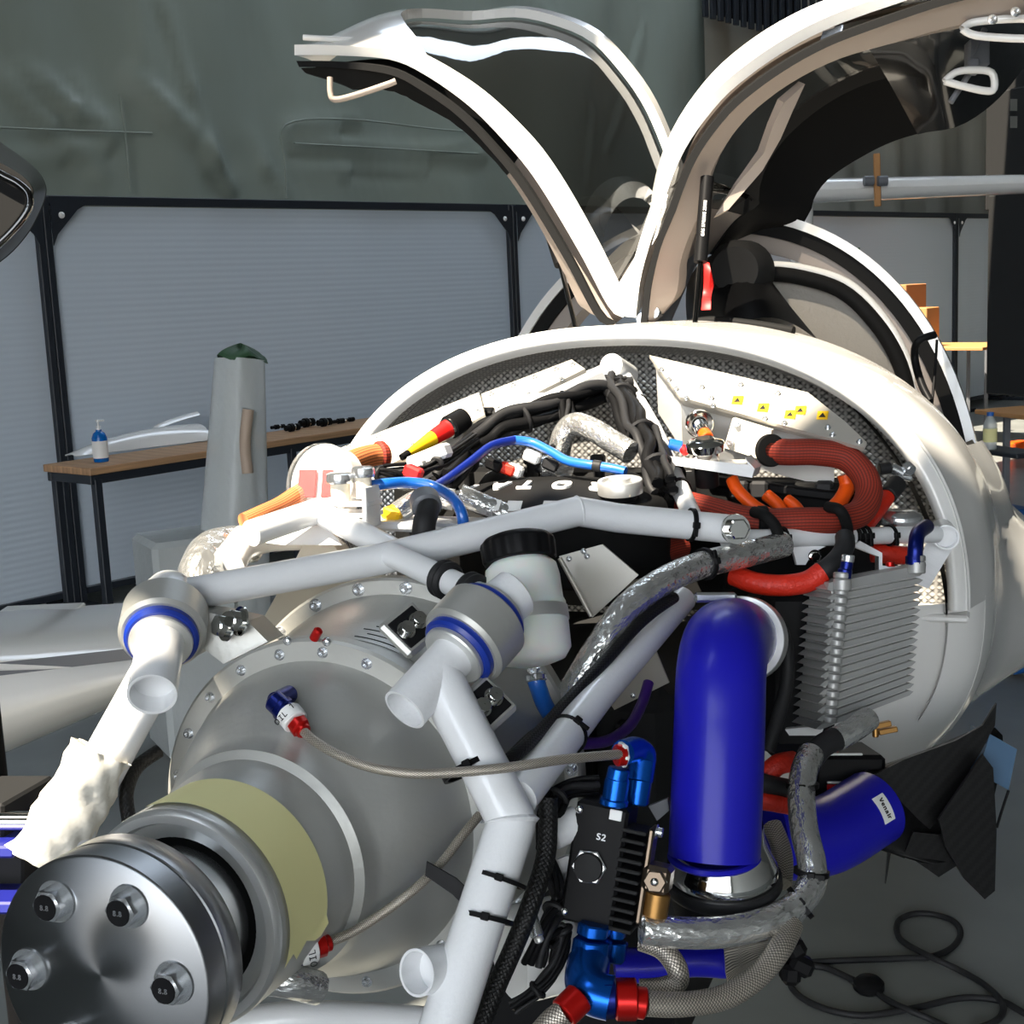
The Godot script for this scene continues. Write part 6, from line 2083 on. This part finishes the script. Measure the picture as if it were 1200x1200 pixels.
func lower_right() -> void:
	use(0, 0, 1)
	# foil pipe from under the cooler round to the valve block
	var o := hose("foil_pipe", "foil-wrapped pipe hooking round below the blue silicone hose", "pipe", P_path([[950, 884, 1.56], [942, 905, 1.53], [939, 935, 1.5], [943, 975, 1.46], [951, 1010, 1.43], [950, 1038, 1.41], [930, 1064, 1.38], [895, 1082, 1.35], [850, 1092, 1.33], [800, 1093, 1.315], [752, 1088, 1.31]]), 0.0152, M.foil, "", 24, 12)
	for e in [[940, 920, 1.515, 0, 1], [951, 1022, 1.42, 0.1, 1], [938, 1058, 1.39, 1, 0.8]]: tie(o, P(e[0], e[1], e[2]), CB.x * e[3] + CB.y * e[4], 0.0158)
	hose("foil_pipe", "short foil-wrapped pipe under the bottom of the oil cooler", "pipe", P_path([[1018, 842, 1.62], [1000, 855, 1.6], [976, 868, 1.58]]), 0.0145, M.foil)
	hose("rubber_hose", "black rubber joint between the two foil-wrapped pipes", "hose", P_path([[980, 866, 1.58], [964, 874, 1.57], [952, 888, 1.56], [948, 896, 1.55]]), 0.0138, M.rubber)
	# braided hoses at the bottom
	hose("braided_hose", "thick steel braided hose sweeping from the red fitting up to the foil pipe", "hose", P_path([[756, 1176, 1.26], [800, 1177, 1.27], [850, 1168, 1.29], [888, 1144, 1.31], [914, 1112, 1.33], [928, 1084, 1.36]]), 0.0115, M.braid, "", 22, 12)
	hose("braided_hose", "short steel braided hose bend left of the silver mesh shield", "hose", P_path([[752, 1102, 1.34], [776, 1112, 1.33], [792, 1132, 1.32], [794, 1150, 1.32], [776, 1158, 1.32], [750, 1160, 1.32]]), 0.0105, M.braid)
	hose("braided_hose", "steel braided hose behind the polished bell", "hose", P_path([[905, 968, 1.52], [914, 990, 1.5], [918, 1012, 1.48], [916, 1036, 1.46]]), 0.011, M.braid)
	hose("braided_hose", "steel braided hose leaving the lower red fitting at the bottom edge", "hose", P_path([[662, 1186, 1.24], [648, 1196, 1.24], [632, 1214, 1.24]]), 0.0115, M.braid)
	var b := MB.new()
	b.shell([P_path([[848, 1112, 1.36], [864, 1108, 1.36], [900, 1100, 1.36]]), P_path([[850, 1140, 1.37], [862, 1132, 1.37], [890, 1118, 1.37]]), P_path([[852, 1152, 1.38], [860, 1142, 1.38], [880, 1128, 1.38]])], 0.003)
	solo("mesh_shield", "silver fluted heat shield inside the bend of the thick braided hose", "heat shield", b, M.braid)
	hose("blue_silicone_hose", "dark blue hose low behind the braided hose bend", "hose", P_path([[720, 1132, 1.42], [770, 1130, 1.42], [810, 1124, 1.42], [850, 1126, 1.42]]), 0.018, M.silicone)
	b = MB.new()
	for e in [[932, 1110, 0.02], [938, 1130, 0.026], [926, 1140, 0.022]]: b.box(P(e[0], e[1], 1.42), Basis(CB.x, CB.y, CB.z).rotated(CB.z, e[0] * 0.1), Vector3(e[2], 0.02, 0.024), 0.005)
	solo("cable_cluster", "tangle of black connectors beside the thick braided hose", "connector", b, M.black)
	# valve block
	var vb := thing("valve_block", "black finned valve block marked S2 with a large hex plug", "valve block", P(700, 1080, 1.33))
	var vy := (P(716, 935, 1.33) - P(694, 1080, 1.33)).normalized()
	var vz := (CB.z * 0.95 - CB.x * 0.3).normalized()
	var vx := vy.cross(vz).normalized()
	vz = vx.cross(vy).normalized()
	var bs := Basis(vx, vy, vz)
	var vc := P(703, 1008, 1.34)
	b = MB.new()
	b.box(vc, bs, Vector3(0.052, 0.118, 0.05), 0.003)
	part(vb, "body", b, M.black)
	text(vb, "lettering", "S2", 0.009, vc + vz * 0.0252 + vy * 0.028 + vx * 0.003, bs, M.paint_white, 0.0004)
	b = MB.new()
	hex(b, vc + vz * 0.025 - vy * 0.002 - vx * 0.004, vz, 0.0175, 0.005)
	part(vb, "hex_plug", b, M.steel)
	b = MB.new()
	b.lathe(vc + vz * 0.03 - vy * 0.002 - vx * 0.004, frame(vz), [[0, 0.0145], [0.004, 0.0135], [0.005, 0.0]], 32)
	part(vb, "plug_top", b, M.charcoal)
	for k in 11:
		b = MB.new()
		b.box(vc + vx * 0.034 + vy * (0.04 - 0.0095 * k) + vz * 0.01, bs, Vector3(0.024, 0.0036, 0.036), 0.0012)
		part(vb, "fin", b, M.charcoal)
	b = MB.new()
	b.box(vc + vx * 0.014 + vy * 0.052 + vz * 0.026, bs, Vector3(0.012, 0.01, 0.002), 0.0005)
	part(vb, "white_tag", b, M.label)
	b = MB.new()
	b.box(vc + vx * 0.05 + vy * 0.0 + vz * 0.012, bs, Vector3(0.006, 0.092, 0.026), 0.003)
	part(vb, "end_plate", b, M.bronze)
	for s in [0.042, -0.042]: bolt(vb, vc + vx * 0.053 + vy * s + vz * 0.012, vx, 0.005, "socket")
	b = MB.new()
	b.box(vc + vx * 0.062 + vy * 0.0 + vz * 0.016, bs, Vector3(0.026, 0.026, 0.028), 0.004)
	var so := part(vb, "solenoid", b, M.bronze)
	b = MB.new()
	hex(b, vc + vx * 0.062 + vz * 0.03, vz, 0.0115, 0.005)
	part(so, "nut", b, M.bronze)
	bolt(so, vc + vx * 0.062 + vz * 0.035, vz, 0.004, "dome", M.chrome)
	b = MB.new()
	cyl(b, vc + vx * 0.063 - vy * 0.014 + vz * 0.012, vc + vx * 0.063 - vy * 0.038 + vz * 0.012, 0.0125)
	part(so, "copper_coil", b, M.motor_gold)
	for e in [[-0.022, 0.05], [-0.022, -0.05]]: bolt(vb, vc + vx * e[0] + vy * e[1] + vz * 0.025, vz, 0.0042, "dome", M.chrome)
	# white mounting tabs beside the block
	b = MB.new()
	cyl(b, P(646, 978, 1.33), P(678, 962, 1.34), 0.016)
	solo("mount_boss", "white welded boss holding the left side of the valve block", "boss", b, M.white_tube)
	b = MB.new()
	b.prism(P_path([[652, 1008, 1.35], [668, 1002, 1.35], [662, 1040, 1.35], [650, 1046, 1.35]]), AB * 0.006)
	b.prism(P_path([[646, 1048, 1.35], [662, 1044, 1.35], [664, 1060, 1.35], [648, 1064, 1.35]]), AB * 0.008)
	solo("mount_tab", "white bracket tabs at the lower left of the valve block", "bracket", b, M.white_tube)
	b = MB.new()
	b.prism(P_path([[760, 945, 1.42], [782, 936, 1.42], [784, 950, 1.42], [770, 962, 1.42]]), AB * 0.006)
	solo("mount_tab", "grey bracket tab at the upper right of the valve block", "bracket", b, M.frame_grey)
	# blue fittings on top
	var up := thing("hose_fitting", "pair of bright blue fittings standing on top of the valve block", "fitting", P(725, 940, 1.33))
	b = MB.new()
	hex(b, P(720, 938, 1.32), vy, 0.0125, 0.022)
	cyl(b, P(719, 944, 1.32), P(720, 936, 1.32), 0.014)
	cyl(b, P(723, 914, 1.32), P(726, 900, 1.32), 0.011)
	part(up, "swivel", b, M.blue_anod)
	b = MB.new()
	hex(b, P(746, 942, 1.345), vy, 0.0125, 0.026)
	cyl(b, P(749, 916, 1.345), P(753, 890, 1.35), 0.0135)
	part(up, "body", b, M.blue_anod)
	b = MB.new()
	b.tube(smooth(P_path([[753, 896, 1.35], [754, 884, 1.35], [744, 878, 1.34], [730, 882, 1.32]]), 6), 0.0125, 18)
	part(up, "elbow", b, M.blue_anod)
	b = MB.new()
	hex(b, P(733, 884, 1.3), -CB.x * 0.9 + CB.z * 0.3, 0.0125, 0.006)
	part(up, "white_nut", b, M.label)
	ring(up, "red_collar", P(727, 885, 1.297), CB.x * 0.9 - CB.z * 0.3, 0.005, 0.0105, 0.01, M.red_anod)
	# blue and red fittings below
	var dn := thing("hose_fitting", "large bright blue fittings with red nuts under the valve block", "fitting", P(695, 1180, 1.27))
	b = MB.new()
	hex(b, P(697, 1082, 1.31), -vy, 0.0165, 0.012)
	hex(b, P(695, 1100, 1.305), -vy, 0.0195, 0.022)
	cyl(b, P(692, 1124, 1.3), P(690, 1136, 1.3), 0.016)
	part(dn, "swivel_nut", b, M.blue_anod)
	b = MB.new()
	hex(b, P(722, 1082, 1.33), -vy, 0.0115, 0.014)
	hex(b, P(721, 1102, 1.33), -vy, 0.0135, 0.02)
	part(dn, "side_nut", b, M.blue_anod)
	b = MB.new()
	b.tube(smooth(P_path([[690, 1128, 1.3], [687, 1148, 1.28], [694, 1163, 1.265], [716, 1170, 1.26]]), 7), 0.0205, 24)
	part(dn, "elbow", b, M.blue_anod)
	b = MB.new()
	hex(b, P(706, 1168, 1.26), CB.x, 0.0195, 0.012)
	part(dn, "elbow_nut", b, M.navy_anod)
	b = MB.new()
	hex(b, P(721, 1171, 1.26), CB.x, 0.019, 0.02)
	cyl(b, P(744, 1174, 1.26), P(757, 1176, 1.26), 0.0145)
	part(dn, "red_nut", b, M.red_anod)
	b = MB.new()
	cyl(b, P(680, 1168, 1.25), P(660, 1188, 1.24), 0.0145)
	part(dn, "lower_red_nut", b, M.red_anod)
	# dark linkage and probe left of the block
	b = MB.new()
	cyl(b, P(618, 1062, 1.3), P(630, 1098, 1.29), 0.0065)
	var pr := thing("probe", "thin steel probe hanging between the lower leg and the valve block", "probe", P(630, 1098, 1.29))
	part(pr, "barrel", b, M.steel)
	b = MB.new()
	cyl(b, P(630, 1097, 1.29), P(633, 1104, 1.29), 0.0045)
	part(pr, "tip", b, M.alu)
	harness("black cables looping left of the valve block", [[700, 920, 1.36], [665, 925, 1.35], [645, 950, 1.33], [640, 1000, 1.32], [655, 1050, 1.34], [640, 1085, 1.32], [625, 1130, 1.32]], 0.011, 6, 21, 2)
	harness("thin black leads behind the lower blue fittings", [[640, 1105, 1.33], [660, 1090, 1.34], [650, 1130, 1.33], [630, 1160, 1.33], [600, 1180, 1.33]], 0.009, 5, 22, 2)
	b = MB.new()
	b.lathe(P(596, 1120, 1.42), frame(AB * 0.7 + AU * 0.7), [[0, 0], [0, 0.045], [0.01, 0.05], [0.06, 0.05], [0.06, 0]], 40)
	solo("lower_bushing", "white round mount bushing low behind the near leg tube", "bushing", b, M.white_gel)
	hose("white_pipe", "white cross pipe behind the lower blue fitting", "pipe", P_path([[630, 1140, 1.4], [655, 1115, 1.42], [690, 1085, 1.45]]), 0.013, M.white_tube)
	# blue duct sleeve and black carbon scoop under the belly
	o = hose("blue_silicone_hose", "blue duct sleeve with white maker label joined to the black carbon scoop", "hose", P_path([[905, 985, 1.82], [940, 984, 1.83], [975, 976, 1.85], [1024, 946, 1.9]]), 0.052, M.silicone, "", 44, 10)
	var ld := (P(1024, 946, 1.9) - P(975, 976, 1.85)).normalized()
	var lo := (CB.z - ld * CB.z.dot(ld)).normalized()
	b = MB.new()
	var lx := ld.cross(lo).normalized()
	b.lathe(P(1006, 956, 1.885), Basis(lo, ld, lo.cross(ld)), [[-0.011, 0.0522], [-0.011, 0.055], [0.011, 0.055], [0.011, 0.0522]], 14, -0.15, 0.55)
	var la := part(o, "label", b, M.label)
	var dv := lo * cos(0.2) - lx * sin(0.2)
	var dx := (lx * cos(0.2) + lo * sin(0.2))
	text(la, "lettering", "Venair", 0.0095, P(1006, 956, 1.885) + dv * 0.0552, Basis(dx, dv.cross(dx), dv), M.ink, 0.0005)
	var sc2 := thing("carbon_scoop", "black carbon-fibre duct and fins under the fuselage at the right", "air scoop", P(1100, 1050, 1.95))
	var g := []
	var cc := P(1020, 948, 1.9)
	var rect := P_path([[1152, 850, 2.05], [1176, 870, 2.02], [1146, 1000, 1.9], [1110, 1010, 1.88], [1072, 1000, 1.9], [1080, 900, 2.1]])
	var rr := resample(PackedVector3Array(Array(rect) + [rect[0]]), 41)
	for r in 7:
		var f := r / 6.0
		var row := PackedVector3Array()
		for k in 41:
			var an := -PI / 2 * 0.8 + TAU * k / 40.0
			var c := cc + lx * sin(-an) * 0.054 * -1.0 + lo * cos(an) * 0.0
			c = cc + (CB.y * -sin(an) * 0.9 + CB.x * cos(an) * 0.45) * 0.056 + ld * 0.0 + CB.z * sin(an + 0.6) * 0.02
			row.append(c.lerp(rr[k], smoothstep(0, 1, f)))
		g.append(row)
	b = MB.new()
	b.surf(g, true, 1.0)
	b.prism(rect, AB * 0.003)
	part(sc2, "duct", b, M.carbon)
	for e in [[[[1010, 916], [1060, 890], [1120, 868], [1152, 850], [1168, 824], [1166, 850], [1150, 880], [1100, 960], [1060, 1006], [1044, 1000], [1038, 1036], [1042, 985]], 1.9, "side_fin"], [[[1100, 960], [1152, 884], [1164, 900], [1168, 972], [1166, 1044], [1154, 1054], [1130, 1030], [1108, 992]], 1.86, "rear_fin"], [[[1060, 1000], [1100, 1028], [1122, 1014], [1120, 980], [1070, 975]], 1.88, "lower_flap"]]:
		b = MB.new()
		b.prism(P_path(e[0].map(func(z): return [z[0], z[1], e[1]])), -CB.z * 0.006)
		part(sc2, e[2], b, M.carbon)
	b = MB.new()
	b.prism(P_path([[1160, 860, 1.9], [1192, 878, 1.9], [1182, 926, 1.9], [1146, 906, 1.9]]), -CB.z * 0.08)
	part(sc2, "lamp_housing", b, M.blue_grey)
	b = MB.new()
	b.tube(smooth(P_path([[1182, 926, 1.92], [1174, 950, 1.92], [1168, 970, 1.92]]), 5), 0.002, 6)
	part(sc2, "wire", b, M.black)
	# power cable with inline switch looped on the floor
	var fl := func(a: Array) -> PackedVector3Array:
		var r := PackedVector3Array()
		for e in a: r.append(onY(720 + e[0] / 2.5, 860 + e[1] / 2.5, 0.008 + (e[2] if e.size() > 2 else 0.0)))
		return r
	var ca: Node3D = hose("power_cable", "black power cable looped on the grey floor with a round inline switch", "cable", fl.call([[560, 672], [620, 666], [850, 657], [930, 652], [990, 625], [1014, 585], [995, 550], [940, 530], [880, 527], [835, 545], [828, 580], [850, 612], [930, 655, 0.012], [1010, 692], [1080, 732], [1130, 778, 0.012], [1138, 815], [1110, 845], [1040, 870]]), 0.0075, M.rubber, "", 12, 8)
	part(ca, "cable_run", tb(fl.call([[1260, 850], [1200, 818], [1140, 785], [1080, 774], [1000, 776], [880, 803], [740, 824], [640, 812], [560, 780], [518, 740], [520, 700], [560, 682], [620, 686], [690, 716], [745, 742], [800, 780], [860, 808, 0.012], [930, 838], [980, 862]]), 0.0075, 12, 8), M.rubber)
	b = MB.new()
	var sw: Vector3 = fl.call([[745, 742]])[0]
	b.lathe(sw - Vector3.UP * 0.008, Basis.IDENTITY, [[0, 0], [0, 0.03], [0.006, 0.036], [0.02, 0.036], [0.03, 0.026], [0.034, 0.0]], 28)
	part(ca, "inline_switch", b, M.black)
